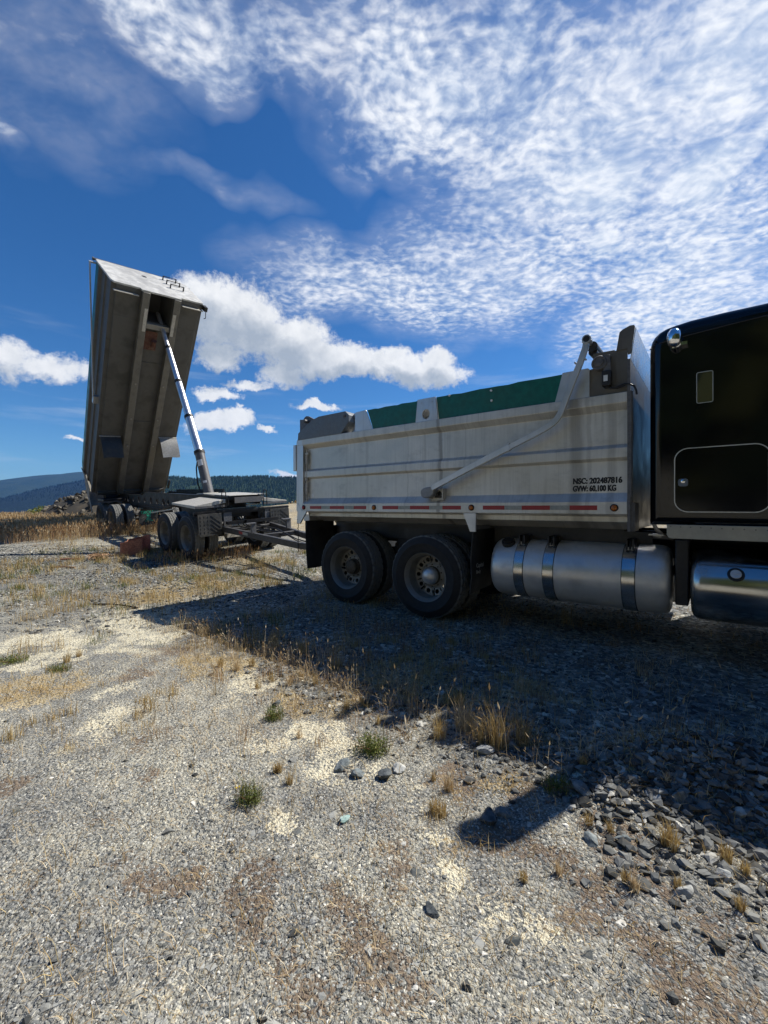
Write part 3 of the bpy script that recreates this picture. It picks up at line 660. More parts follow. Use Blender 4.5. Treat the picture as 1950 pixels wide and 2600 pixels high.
# posts and green boards
for s in (0, 1):
    y = (lambda a, b: (a, b)) if not s else (lambda a, b: (2.6-b, 2.6-a))
    mb = MB(); mb.prism([(-4.09, 2.50), (-4.09, 2.775), (-3.885, 2.785), (-3.76, 2.50)], *y(.02, .032)); mb.box(-4.09, -4.05, *y(.032, .12), 2.5, 2.77)
    mb.prism([(-1.315, 2.50), (-1.24, 2.79), (-1.0, 2.79), (-.985, 2.775), (-.985, 2.50)], *y(.02, .032)); mb.box(-1.02, -.985, *y(.032, .12), 2.5, 2.775)
    # centre post with a round hole
    mb.holes(lambda u, v, t: (u, (y(.018+t, 0)[0] if not s else 2.6-.018-t), v), [(-3.015, -2.745, 2.50, 2.79, -2.885, 2.59, .056, .062)], .014, 20)
    mb.prism([(-3.045, 2.50), (-3.015, 2.50), (-3.015, 2.79)], *y(.018, .032)); mb.prism([(-2.745, 2.50), (-2.71, 2.50), (-2.745, 2.79)], *y(.018, .032))
    mb.box(-3.01, -2.75, *y(.10, .11), 2.50, 2.78); mb.box(-3.015, -2.99, *y(.032, .10), 2.5, 2.78)
    for u, z in ((-2.955, 2.745), (-2.80, 2.735), (-1.19, 2.755), (-1.17, 2.60)): mb.cyl((u, y(.012, .02)[0 if not s else 1], z), (u, y(.02, .03)[0], z), .011, n=8)
    sub(mb, 'board_post', M['alu_plain'], bevel=.002)
    for a0, a1, b0, b1, nm in ((-3.87, -3.765, -3.046, -3.016, 0), (-2.744, -2.708, -1.318, -1.243, 1)):
        jag = [(a0+(b1-a0)*t, 2.782+.004*math.sin(t*19)+.003*math.sin(t*47+1)) for t in np.linspace(0, 1, 14)]
        mb = MB(); mb.prism([(a1, 2.503)]+jag+[(b0, 2.503)], *y(.038, .078)); bd = sub(mb, 'side_board', M['green'])
        if nm:
            mb = MB()
            for u, z in ((-2.02, 2.745), (-2.015, 2.63), (-2.56, 2.775)): mb.cyl((u, y(.026, .03)[0], z), (u, y(.04, .045)[0], z), .013, n=10)
            o = mb.build('bolt', M['white'], bd, off=OFF)
# head plate, tarp motor, cab guard, tall bulkhead
mb = MB(); mb.prism([(-.985, 2.50), (-.985, 2.775), (-.955, 2.78), (-.955, 2.925), (-.768, 2.922), (-.765, 2.912), (-.66, 2.915), (-.655, 2.50)], .034, .046)
mb.prism([(-.985, 2.50), (-.985, 2.92), (-.66, 2.915), (-.655, 2.50)], 2.554, 2.566)
sub(mb, 'head_plate', M['darkplate'], bevel=.002)
mb = MB(); mb.box(-.655, -.632, .0, 2.6, 1.19, 2.80); 
bk = sub(mb, 'bulkhead', M['polish_dark'], bevel=.006)
mb = MB(); mb.sheet([[(-.638, .03, 2.80), (-.638, 2.57, 2.80)], [(-.615, .03, 2.95), (-.615, 2.57, 2.95)], [(-.595, .03, 3.09), (-.595, 2.57, 3.09)]], .006)
sub(mb, 'cab_guard', M['guard']); mb = MB()
mb.prism([(-.752, 2.905), (-.725, 3.075), (-.70, 3.095), (-.640, 3.118), (-.605, 3.115), (-.597, 3.10), (-.63, 2.855), (-.655, 2.85), (-.66, 2.91)], .024, .036)
mb.prism([(-.752, 2.905), (-.725, 3.075), (-.70, 3.095), (-.640, 3.118), (-.605, 3.115), (-.597, 3.10), (-.63, 2.855), (-.655, 2.85), (-.66, 2.91)], 2.564, 2.576)
sub(mb, 'guard_wing', M['darkplate'])
mb = MB(); mb.box(-.656, -.631, -.004, .012, 1.19, 2.80); mb.box(-.631, -.622, -.012, .03, 1.52, 2.50); mb.box(-.631, -.60, .02, .30, 1.19, 1.46); mb.box(-.631, -.615, .012, .045, 1.19, 2.5); sub(mb, 'corner_angle', M['greysteel'])
mb = MB(); mb.lathe([(.072, .034), (.072, -.02), (.062, -.034), (.056, -.034), (.052, -.026), (.036, -.026), (.034, -.04), (.0005, -.042)], c=(-.89, 0, 2.808), n=32)
mb.prism([(-.89, 2.88), (-.80, 2.872), (-.79, 2.72), (-.86, 2.72), (-.83, 2.80)], -.022, .034); mt = sub(mb, 'tarp_motor_gearbox', M['greysteel'], bevel=.003)
mb = MB(); mb.box(-.865, -.785, -.05, .03, 2.572, 2.718); mb.cyl((-.825, -.01, 2.572), (-.825, -.01, 2.555), .03); tm = sub(mb, 'tarp_motor', M['rubberblack'], bevel=.01)
mb = MB(); mb.box(-.848, -.812, -.0525, -.0502, 2.615, 2.672); mb.build('label', M['white'], tm, off=OFF)
mb = MB(); mb.tube([(-.82, -.01, 2.56), (-.79, -.015, 2.548), (-.75, -.01, 2.545), (-.72, 0, 2.56), (-.68, .0, 2.572), (-.64, .0, 2.565), (-.60, .0, 2.54), (-.585, .0, 2.50), (-.58, 0, 2.46)], .009); mb.tube([(-.83, -.01, 2.56), (-.78, -.0, 2.555), (-.74, 0, 2.54), (-.70, 0, 2.55), (-.66, .0, 2.57)], .007); sub(mb, 'cable', M['rubberblack'])
# tarp arm
arm = [(-.992, 3.00), (-1.0, 2.955), (-1.05, 2.813), (-1.116, 2.655), (-1.178, 2.495), (-1.207, 2.415), (-1.232, 2.352), (-1.262, 2.305), (-1.30, 2.268), (-1.35, 2.238), (-1.43, 2.20), (-1.515, 2.163), (-1.76, 2.063)]
ARY = -.085
mb = MB(); mb.tube([(u, ARY, z) for u, z in arm], 0, sq=(.034, .056)); mb.tube([(u, ARY, z) for u, z in ((-1.75, 2.067), (-2.22, 1.872), (-2.735, 1.648))], 0, sq=(.042, .066))
mb.cyl((-.985, ARY-.03, 3.035), (-.985, ARY+.04, 3.035), .042); mb.box(-1.03, -.94, ARY-.02, ARY+.02, 3.015, 3.02)
for u, z in ((-1.0, 2.85), (-1.09, 2.83), (-1.76, 2.10), (-1.76, 2.03), (-2.5, 1.715)): mb.cyl((u, ARY-.025, z), (u, ARY+.025, z), .009, n=8)
ta = sub(mb, 'tarp_arm', M['alu_plain'], bevel=.006)
mb = MB(); mb.cyl((-.985, ARY-.034, 3.035), (-.985, ARY-.0301, 3.035), .030); mb.build('end_cap', M['rubberblack'], ta, off=OFF)
mb = MB(); mb.cyl((-.985, ARY+.03, 3.035), (-.985, 2.68, 3.035), .026); sub(mb, 'tarp_bar', M['alu_plain'])
mb = MB(); mb.cyl((-.965, .03, 3.0), (-.965, 2.57, 3.0), .05); mb.cyl((-.965, .06, 2.955), (-.90, 2.55, 2.955), .04); sub(mb, 'rolled_tarp', M['rubberblack'])
mb = MB(); mb.prism([(-2.905, 1.595), (-2.90, 1.625), (-2.875, 1.648), (-2.83, 1.66), (-2.755, 1.665), (-2.70, 1.63), (-2.73, 1.56), (-2.79, 1.532), (-2.85, 1.528), (-2.893, 1.55)], -.085, .065); sub(mb, 'arm_housing', M['housing'], bevel=.012)
mb = MB(); mb.box(-2.78, -2.628, .02, .09, 1.515, 1.64); mb.box(-2.79, -2.618, .0, .02, 1.50, 1.515); mb.box(-2.635, -2.618, -.02, .07, 1.515, 1.645); mb.box(-2.77, -2.64, -.001, .019, 1.63, 1.645); sub(mb, 'arm_bracket', M['lightdust'], bevel=.002)
mb = MB(); mb.prism([(-2.755, 1.53), (-2.72, 1.60), (-2.68, 1.615), (-2.65, 1.57), (-2.66, 1.53)], .005, .018); mb.cyl((-2.70, -.02, 1.575), (-2.70, .02, 1.575), .018); sub(mb, 'bracket_spring', M['rubberblack'])
# tape, lamps, lettering
tp = [(-5.019, -4.764, 'r'), (-4.764, -4.579, 's'), (-4.579, -4.285, 'r'), (-4.285, -4.097, 's'), (-4.097, -3.859, 'r'), (-3.571, -3.307, 'r'), (-3.307, -3.117, 's'), (-3.117, -2.825, 'r'), (-2.825, -2.637, 's'), (-2.637, -2.384, 'r'),
      (-2.106, -1.848, 'r'), (-1.848, -1.656, 's'), (-1.656, -1.358, 'r'), (-1.358, -1.167, 's'), (-1.167, -.912, 'r')]
for nm, kd, mt in (('red_reflector_tape', 'r', 'red'), ('silver_reflector_tape', 's', 'silver_tape')):
    mb = MB()
    for a, b, k in tp:
        if k == kd: mb.box(a+.001, b-.001, -.0022, .001, 1.388, 1.434)
    sub(mb, nm, M[mt])
for u in (-5.165, -3.72, -2.25, -.765):
    mb = MB(); mb.lathe([(.036, .002), (.036, -.008), (.031, -.013), (.027, -.010)], c=(u, 0, 1.411), n=28); rg = sub(mb, 'marker_lamp', M['rubberblack'])
    mb = MB(); mb.lathe([(.027, -.009), (.024, -.019), (.012, -.025), (.0005, -.026)], c=(u, 0, 1.411), n=28); mb.build('lens', M['red' if u < -5 else 'amber'], rg, off=OFF)
for s, z, wd in (('NSC: 202487816', 1.653, .44), ('GVW: 60,100 KG', 1.577, .39)):
    text(s, .079, 'lettering', M['ink'], body, (-1.152+2, .0688-1.3, z), weight=.03, width=wd, bold=.0024)
mb = MB(); mb.box(-5.055, -5.0, .0675, .0690, 1.575, 1.63); sub(mb, 'label', M['white'])
mb = MB()
for k in range(15):
    z = 1.22-.035*k; mb.tube([(-5.30+.01*math.sin(k), -.005+(.008 if k % 2 else -.004), z), (-5.295, -.005+(.004 if k % 2 else .008), z-.02), (-5.30, -.004, z-.036)], .006, 6)
sub(mb, 'chain', M['rubberblack'])
mb = MB(); mb.prism([(-2.36, 1.346), (-2.27, 1.13), (-2.20, 1.13), (-2.195, 1.346)], .004, .03); mb.prism([(-2.36, 1.346), (-2.27, 1.13), (-2.20, 1.13), (-2.195, 1.346)], 2.57, 2.596); sub(mb, 'flap_bracket', M['alu_plain'], bevel=.002)
# --- flaps
mb = MB(); mb.sheet([[(-5.17+.02*math.sin(j*1.1)+.05*t*t, .04+.62*j/6, 1.20-.76*t) for j in range(7)] for t in np.linspace(0, 1, 8)], .009); mb.box(-5.16, -5.15, .05, .66, 1.05, 1.20)
mf = T(mb, 'mud_flap', M['rubber'])
mb = MB(); mb.sheet([[(-5.17, 1.94+.62*j/4, 1.20-.76*t) for j in range(5)] for t in np.linspace(0, 1, 5)], .009); T(mb, 'mud_flap', M['rubber'])
def flap_x(t): return -2.235+.0*t-.035*math.sin(t*3.0)-.0*t-.03*max(0, t-.75)*6
mb = MB(); mb.sheet([[(flap_x(t)+.02*math.sin(j*.9)*(1-t), .035+.60*j/8, 1.19-.80*t+(.03*j/8 if t == 1 else 0)) for j in range(9)] for t in np.linspace(0, 1, 13)], .009)
fl = T(mb, 'mud_flap', M['rubber'])
mb = MB(); mb.box(-2.225, -2.205, .03, .64, 1.155, 1.20); mb.build('flap_strip', M['greysteel'], fl, off=OFF)
for s, z, sz in (('Capital', .70, .075), ('Body', .63, .06)):
    text(s, sz, 'lettering', M['lightdust'], fl, (-2.238+2+.004, .10-1.3, z), rot=(R(90), 0, R(90)), sx=.9, th=.001)
mb = MB(); mb.sheet([[(-2.235, 1.96+.6*j/4, 1.19-.80*t) for j in range(5)] for t in np.linspace(0, 1, 5)], .009); T(mb, 'mud_flap', M['rubber'])
# --- chassis
mb = MB()
for y in (.86, 1.66): mb.box(-5.3, 4.9, y, y+.08, .88, 1.16)
for u in (-5.25, -3.6, -2.0, -.4, 1.2, 3.0, 4.6): mb.box(u, u+.08, .94, 1.66, .92, 1.12)
fr = T(mb, 'chassis_frame', M['chassis'], bevel=.006)
mb = MB(); mb.holes(lambda u, v, t: (u, .84+t, v), [(-4.62+.13*k, -4.49+.13*k, 1.06, 1.19, -4.555+.13*k, 1.125, .012, .012) for k in range(6)], .012, 8); mb.box(-4.66, -3.80, .82, .838, 1.2, 1.24); T(mb, 'hinge_plate', M['greysteel'])
mb = MB()
for y in (.86, 1.66): mb.box(-5.1, -.75, y, y+.09, 1.175, 1.25)
T(mb, 'body_sill', M['chassis'])
mb = MB(); mb.box(-4.9, -.75, .43, 2.17, 1.165, 1.187); mb.box(-4.7, -2.3, .60, .62, .95, 1.165); mb.box(-2.15, -.5, .43, .45, 1.0, 1.165); T(mb, 'belly_pan', M['chassis'])
for u in (-2.94, -4.32):
    mb = MB(); mb.cyl((u, .45, .52), (u, 2.15, .52), .075); mb.lathe([(.08, -.28), (.2, -.14), (.23, 0), (.2, .14), (.08, .28)], c=(u, 1.3, .52), ax='y', n=24); T(mb, 'axle', M['chassis'])
mb = MB()
for y in (.70, 1.82):
    mb.tube([(-4.5, y, .66), (-4.1, y, .74), (-3.63, y, .80), (-3.16, y, .74), (-2.75, y, .66)], .0, sq=(.10, .10)); mb.box(-3.78, -3.48, y-.07, y+.07, .60, .95)
T(mb, 'suspension', M['chassis'], bevel=.01)
mb = MB(); mb.box(-5.55, -5.30, 1.12, 1.48, .55, 1.0); mb.cyl((-5.62, 1.3, .60), (-5.5, 1.3, .60), .07); mb.box(-5.36, -5.28, .75, 1.85, .72, 1.10); T(mb, 'tow_hitch', M['chassis'], bevel=.01)
mb = MB(); mb.cyl((-4.72, .72, .98), (-4.72, .72, 1.14), .05); mb.box(-4.83, -4.66, .6, .84, .98, 1.0); T(mb, 'air_valve', M['chassis'])
# --- wheels
for u, pt, sp in ((-2.94, W_dome, .3), (-4.32, W_plain, 1.0)):
    dual(pt, truck, u+2, .05-1.3, .52, spin=sp); dual(W_plain, truck, u+2, 2.55-1.3, .52, True, sp+.4)
put_wheel(W_plain, truck, (4.15+2, .05-1.3, .52)); put_wheel(W_plain, truck, (4.15+2, 2.55-1.3, .52), True)
# --- fuel tanks
def tank(u0, u1, mat, name, dome=.06):
    mb = MB(); r = .334
    prof = [(.0005, u0-.004), (.15, u0-.002), (.27, u0+.006), (.305, u0+.02), (.325, u0+.045), (r, u0+.085), (r, u1-.085), (.325, u1-.045), (.305, u1-.02), (.27, u1-.006), (.15, u1+.002), (.0005, u1+.004)]
    mb.lathe(prof, c=(0, .43, .713), ax='x', n=72); return T(mb, name, mat, ang=50)
tk = tank(-2.085, -.335, M['tank'], 'fuel_tank')
for a, b in ((-1.785, -1.685), (-1.468, -1.362), (-.722, -.612)):
    mb = MB(); mb.lathe([(.334, a), (.3395, a+.001), (.3395, b-.001), (.334, b)], c=(0, .43, .713), ax='x', n=72); st = mb.build('tank_strap', M['strap'], tk, off=OFF, ang=30)
    mb = MB(); c = (a+b)/2; mb.box(c-.028, c+.028, .245, .262, .985, 1.025); mb.build('strap_plate', M['white'], st, off=OFF)
    mb = MB(); mb.box(c-.035, c-.02, .22, .42, 1.0, 1.10); mb.box(c+.02, c+.035, .22, .42, 1.0, 1.10); mb.cyl((c, .24, 1.0), (c, .26, 1.09), .011, n=8); mb.box(c-.05, c+.05, .4, .88, 1.02, 1.09); mb.build('tank_bracket', M['chassis'], tk, off=OFF)
    mb = MB(); mb.lathe([(.3348, a-.006), (.3352, a-.005), (.3352, a+.002)], c=(0, .43, .713), ax='x', n=64); mb.lathe([(.3352, b-.002), (.3352, b+.005), (.3348, b+.006)], c=(0, .43, .713), ax='x', n=64); mb.build('strap_liner', M['rubberblack'], st, off=OFF)
mb = MB(); mb.cyl((-1.90, .26, .985), (-1.90, .235, 1.03), .075, n=28); mb.cyl((-1.90, .24, 1.02), (-1.90, .228, 1.045), .055, n=28); mb.build('tank_cap', M['chassis'], tk, off=OFF, bevel=.004)
tk2 = tank(-.19, 1.55, M['polish_tank'], 'fuel_tank')
for u0, u1 in ((-2.32, -.36), (-.15, 1.6)):
    mb = MB(); mb.box(u0, u1, 1.80, 2.56, .24, 1.02); T(mb, 'far_side_shade_box', M['alu_plain'], bevel=.03)  # unseen box added to keep sunlight off the ground beneath the truck
mb = MB(); mb.cyl((-2.7, 1.3, .62), (2.6, 1.3, .80), .06); mb.box(-1.9, -.9, .95, 1.65, .62, .88); mb.box(.2, 1.8, 1.0, 1.6, .50, .90); T(mb, 'transmission', M['chassis'], bevel=.02)
mb = MB(); mb.box(-.3, 2.6, .7, 1.9, .88, .96); mb.box(1.7, 2.6, .1, .7, .35, .95); T(mb, 'side_step', M['chassis'], bevel=.02)
a = R(23.5); nr = Vector((0, -math.cos(a), math.sin(a))); c0 = Vector((.128, .43, .713))+nr*.328
mb = MB(); mb.cyl(c0, c0+nr*.022, .058, n=36); mb.build('tank_neck', M['rubberblack'], tk2, off=OFF, bevel=.004)
mb = MB(); mb.cyl(c0+nr*.018, c0+nr*.034, .038, n=36); mb.cyl(c0+nr*.034+Vector((-.03, 0, 0)), c0+nr*.034+Vector((.03, 0, 0)), .004); mb.build('tank_cap', M['tank'], tk2, off=OFF, bevel=.003)
mb = MB(); mb.box(-.30, -.20, .2, .86, .52, 1.12); mb.cyl((-.26, .5, .62), (-.26, .5, 1.0), .05); T(mb, 'cab_support', M['chassis'], bevel=.01)
mb = MB(); mb.tube([(-.50, .35, 1.30), (-.46, .36, 1.2), (-.40, .42, 1.13), (-.34, .5, 1.11)], .018); mb.box(-.52, -.40, .30, .36, 1.145, 1.155); mb.cyl((-.55, .62, 1.12), (-.35, .62, 1.12), .03); T(mb, 'air_line', M['alu_plain'])
# --- sleeper and cab
prof = [(-.49, 1.255), (-.49, 2.84), (-.487, 2.90), (-.474, 2.95), (-.452, 2.99), (-.415, 3.025), (-.36, 3.05), (-.29, 3.064), (-.18, 3.078), (.05, 3.085), (.33, 3.085), (.9, 3.075), (1.25, 3.05), (1.25, 1.255)]
def inset(P, d):
    n = len(P); out = []
    for i in range(n):
        a, b, c = Vector(P[i-1]), Vector(P[i]), Vector(P[(i+1) % n]); e1, e2 = (b-a).normalized(), (c-b).normalized()
        n1, n2 = Vector((e1.y, -e1.x)), Vector((e2.y, -e2.x)); m_ = (n1+n2).normalized(); out.append(b+m_*d/max(.5, m_.dot(n1)))
    return out
CR = .10; secs = [(.055+CR*(1-math.sin(R(90-15*k))), CR*(1-math.cos(R(90-15*k)))) for k in range(7)]; secs = secs+[(2.6-y, d) for y, d in reversed(secs)]
mb = MB(); V = [(q[0], y, q[1]) for y, d in secs for q in inset(prof, d)]; n = len(prof)
mb.add(V, [(k*n+i, k*n+(i+1) % n, (k+1)*n+(i+1) % n, (k+1)*n+i) for k in range(len(secs)-1) for i in range(n)]+[tuple(range(n)), tuple((len(secs)-1)*n+i for i in range(n))], True)
cab = T(mb, 'sleeper_cab', M['black_paint'], ang=30)
cs = lambda mb, name, mat, **k: mb.build(name, mat, cab, off=OFF, **k)
mb = MB(); mb.tube([(-.40, .045, 1.27)]+[(-.40, .0525, 2.6+.02*k) for k in range(2)], .0); mb = MB()
for k in range(17): z = 1.42+.083*k; mb.cyl((-.339, .056, z), (-.339, .0525, z), .0055, n=8)
for u, z in ((-.43, 2.92), (-.27, 2.24), (-.13, 2.255), (-.0, 2.27), (.12, 2.28)): mb.cyl((u, .056, z), (u, .052, z), .007, n=8)
cs(mb, 'rivet', M['black_paint'])
mb = MB(); mb.tube([(-.489, .12, 2.885)]+[(u, .052, z) for u, z in ((-.40, 2.905), (-.2, 2.925), (.1, 2.945), (.6, 2.97), (1.2, 2.975))], .004, 6); cs(mb, 'roof_seam', M['black_paint'])
def rrect(u0, u1, z0, z1, r, skew=0, n=8):
    P = []
    for cx, cz, a0 in ((u1-r, z1-r, 0), (u0+r, z1-r, 90), (u0+r, z0+r, 180), (u1-r, z0+r, 270)):
        for k in range(n+1): a = R(a0+90*k/n); P.append((cx+r*math.cos(a), cz+r*math.sin(a)))
    return P
def ring(mb, P, w, y0, y1):
    c = (sum(p[0] for p in P)/len(P), sum(p[1] for p in P)/len(P)); n = len(P); Q = []
    for i in range(n):
        t = Vector((P[(i+1) % n][0]-P[i-1][0], P[(i+1) % n][1]-P[i-1][1])).normalized(); Q.append((P[i][0]-t.y*w, P[i][1]+t.x*w))
    V = [(p[0], y1, p[1]) for p in P]+[(p[0], y0, p[1]) for p in P]+[(p[0], y0, p[1]) for p in Q]+[(p[0], y1, p[1]) for p in Q]
    F = [(k*n+i, k*n+(i+1) % n, (k+1)*n+(i+1) % n, (k+1)*n+i) for k in range(3) for i in range(n)]
    mb.add(V, F); return mb
wp = rrect(-.138, -.022, 2.315, 2.585, .016, n=4)
mb = MB(); mb.prism(wp, .0515, .058); wn = cs(mb, 'window', M['glass'])
mb = MB(); ring(mb, wp, .005, .0485, .056); mb.build('window_frame', M['alu_plain'], wn, off=OFF)
dp = rrect(-.298, .345, 1.372, 1.937, .105, n=10)
mb = MB(); mb.prism(dp, .048, .058); dr = cs(mb, 'luggage_door', M['black_paint'], bevel=.003)
mb = MB(); ring(mb, dp, .0075, .0455, .056); mb.build('door_seal', M['alu_plain'], dr, off=OFF)
mb = MB(); mb.prism(rrect(-.268, -.196, 1.600, 1.668, .02, n=4), .0385, .0482); la = mb.build('latch', M['greyplate'], dr, off=OFF, bevel=.002)
mb = MB(); mb.box(.325, .345, .043, .049, 1.42, 1.86); mb.build('hinge', M['alu_plain'], dr, off=OFF)
mb = MB(); mb.lathe([(.015, .032), (.012, .030), (.0005, .030)], c=(-.232, 0, 1.645), n=16); mb.lathe([(.016, .039), (.016, .032), (.012, .031)], c=(-.232, 0, 1.645), n=16); mb.build('key_lock', M['chrome'], dr, off=OFF)
mb = MB(); tp_ = [(-.352, 1.262), (-.352, 1.17), (-.343, 1.148), (-.32, 1.138), (1.24, 1.138), (1.24, 1.262)]; mb.prism(tp_, .040, .052); tr = cs(mb, 'sill_trim', M['trim'], bevel=.003)
mb = MB()
for k in range(22): mb.cyl((-.322+.0715*k, .041, 1.245-.0015*k), (-.322+.0715*k, .0365, 1.245-.0015*k), .0055, n=8)
mb.build('rivet', M['greysteel'], tr, off=OFF)
# egg-shaped chrome work lamp
mb = MB(); mb.lathe([(.0005, -.09), (.03, -.08), (.048, -.055), (.056, -.02), (.056, .01), (.048, .045), (.030, .068), (.0005, .076)], c=(-.292, -.03, 2.905), ax='z', n=28)
lp = cs(mb, 'work_lamp', M['chrome'])
mb = MB(); mb.cyl((-.27, -.02, 2.83), (-.265, .05, 2.80), .016); mb.box(-.262, -.20, .0, .056, 2.835, 2.862); mb.prism([(-.31, 2.81), (-.30, 2.84), (-.285, 2.81)], -.03, -.01); mb.build('lamp_bracket', M['chrome'], lp, off=OFF)
# forward part of the tractor (beyond the frame)
mb = MB(); mb.prism([(1.3, 1.0), (1.3, 2.55), (1.5, 2.72), (2.4, 2.70), (2.62, 2.62), (2.85, 1.95), (2.85, 1.0)], .16, 2.44); dc = T(mb, 'day_cab', M['black_paint'], bevel=.06, segs=4)
mb = MB(); mb.prism([(1.85, 1.95), (1.85, 2.52), (2.5, 2.52), (2.72, 1.95)], .150, .162); mb.build('window', M['glass'], dc, off=OFF)
mb = MB(); mb.box(2.86, 4.95, .65, 1.95, .95, 1.85); hd = T(mb, 'hood', M['black_paint'], bevel=.10, segs=5)
mb = MB(); mb.box(4.951, 5.0, .72, 1.88, .75, 1.8); mb.build('grille', M['chrome'], hd, off=OFF)
mb = MB(); mb.box(5.0, 5.15, .1, 2.5, .42, .78); T(mb, 'bumper', M['chrome'], bevel=.03)
for y0, y1 in ((.04, .64), (1.96, 2.56)):
    mb = MB(); mb.sheet([[(4.15-.66*math.cos(a), y0, .55+.66*math.sin(a)), (4.15-.66*math.cos(a), y1, .55+.66*math.sin(a))] for a in np.linspace(.1, math.pi-.1, 14)], .01); T(mb, 'fender', M['black_paint'])
STK = (.455, .02)
for y in (STK[1], 2.6-STK[1]):
    mb = MB(); mb.cyl((STK[0], y, 1.1), (STK[0], y, 3.63), .095, n=28); mb.cyl((STK[0], y, 3.63), (STK[0]-.05, y, 3.73), .084, .07, n=28); T(mb, 'exhaust_stack', M['chrome'])
# ================================================================== the dump trailer (local x = front, y = away, z = up; it stands on the sloping ground)
fv = Vector((.73362, -.67773, -.04977)); cv = Vector((.67949, .73052, .06805)); uv = fv.cross(cv)
trailer = empty('dump_trailer'); TO = Vector((-4.51, 11.72, .25))
trailer.matrix_world = Matrix((fv, cv, uv)).transposed().to_4x4(); trailer.location = TO
tag(trailer, 'full dump trailer with its empty box tipped up on a chrome hoist behind the truck', 'dump trailer')
L = lambda mb, name, mat, parent=trailer, **k: mb.build(name, mat, parent, **k)
WY = 1.215
def web(mb, y, th=.02):
    cells = []; far = y > 0; hx = [-6.13, -5.56, -4.99, -4.41, -3.83, -3.29, -2.76, -2.38]; ed = [-6.45]+[(a+b)/2 for a, b in zip(hx[:-1], hx[1:])]+[-2.2]
    for i, h in enumerate(hx):
        r = .115 if i % 2 == 0 else .09; cells.append((ed[i], ed[i+1], 1.06, 1.36, h, 1.21, (.23 if far else r), (.14 if far else r*1.1)))
    mb.holes(lambda u, v, t: (u, y+t, v), cells, th, 16)
    mb.prism([(-7.35, 1.06), (-6.45, 1.06), (-6.45, 1.36), (-7.35, 1.34)], y, y+th)
    mb.prism([(-6.9, .98), (-5.65, .94), (-3.1, .95), (-2.2, 1.06), (-6.9, 1.06)], y, y+th)
    mb.prism([(-6.45, 1.36), (-4.72, 1.375), (-4.40, 1.47), (-2.2, 1.49), (-2.2, 1.36)], y, y+th)
    mb.prism([(-2.2, 1.06), (-2.2, 1.49), (1.40, 1.515), (1.40, 1.30), (-1.2, 1.27)], y, y+th)
mb = MB()
for y in (-.44, .42): web(mb, y)
fm = L(mb, 'trailer_frame', M['trailer_paint'])
mb = MB()
for y in (-.49, .37):
    for a, b in (((-7.35, 1.345), (-4.72, 1.38)), ((-4.72, 1.38), (-4.40, 1.475)), ((-4.40, 1.475), (-1.95 if y < 0 else -.5, 1.495)), ((-1.95 if y < 0 else -.5, 1.495), (1.42, 1.52))):
        mb.beam((a[0], y+.06, a[1]+.006), (b[0], y+.06, b[1]+.006), .12, .012)
    mb.beam((-6.9, y+.06, .974), (-5.65, y+.06, .934), .12, .012); mb.beam((-5.65, y+.06, .934), (-3.1, y+.06, .944), .12, .012); mb.beam((-3.1, y+.06, .944), (-1.2, y+.06, 1.262), .12, .012)
mb.build('frame_flange', M['trailer_paint'], fm)
mb = MB()
for x in (-7.3, -5.9, -4.2, -2.2, -.9, .6): mb.box(x, x+.1, -.42, .42, 1.08, 1.32)
mb.beam((-4.0, .46, 1.50), (-.6, .46, 1.585), .04, .10); mb.build('crossmember', M['trailer_paint'], fm)
# deck over the front of the frame and the turntable
mb = MB(); mb.box(-.15, 1.38, -.40, .62, 1.535, 1.55); mb.prism([(-.45, 1.50), (1.42, 1.53), (1.42, 1.56), (-.45, 1.53)], .40, .62); mb.prism([(-.40, 1.52), (.0, 1.54), (.0, 1.575), (-.40, 1.55)], -.42, .0); L(mb, 'front_deck', M['lightdust'], bevel=.004)
mb = MB(); mb.prism([(-.30, 1.36), (.40, 1.36), (.52, 1.50), (-.30, 1.50)], 1.44, 1.46, 'x'); mb.xf(Matrix.Identity(4)); L(mb, 'front_plate', M['greysteel'])
mb = MB(); mb.lathe([(.40, 1.20), (.50, 1.20), (.50, 1.25), (.42, 1.25), (.42, 1.30), (.50, 1.30), (.50, 1.33), (.40, 1.33)], ax='z', n=48)
for k in range(40):
    a = 2*math.pi*k/40; mb.beam((.50*math.cos(a), .50*math.sin(a), 1.25), (.50*math.cos(a), .50*math.sin(a), 1.30), .03, .02, (math.cos(a), math.sin(a), 0))
L(mb, 'turntable', M['chassis'])
# hinge at the back
mb = MB(); mb.cyl((-7.22, -1.0, 1.37), (-7.22, 1.0, 1.37), .05); mb.box(-7.4, -7.1, -.9, .9, 1.20, 1.33); mb.box(-6.95, -6.2, -1.2, -.5, 1.13, 1.22); mb.box(-6.95, -6.2, .5, 1.2, 1.13, 1.22); L(mb, 'rear_crossbeam', M['trailer_paint'], bevel=.01)
# --- dolly
mb = MB()
for y in (-.50, .42): mb.box(-1.25, 1.30, y, y+.08, .92, 1.14)
for x in (-1.2, -.4, .35, 1.0): mb.box(x, x+.1, -.42, .42, .98, 1.12)
mb.box(1.30, 1.40, -1.27, 1.30, 1.145, 1.20); mb.box(1.33, 1.37, -1.27, 1.30, 1.10, 1.145)
mb.box(-1.3, 1.3, -.55, .55, 1.145, 1.19); L(mb, 'dolly_frame', M['trailer_paint'], bevel=.004)
mb = MB(); mb.box(1.36, 1.385, -.56, -.35, .62, 1.15); mb.box(1.36, 1.385, .57, .78, .62, 1.15); mb.box(1.375, 1.39, -.34, .56, .60, .64); L(mb, 'end_plate', M['greysteel'], bevel=.003)
mb = MB()
for k in range(26): mb.box(1.05, 1.08, -.56+.042*k, -.535+.042*k, 1.192, 1.215)
for k in range(14): mb.box(.78, .80, -.30+.05*k, -.275+.05*k, 1.0, 1.04)
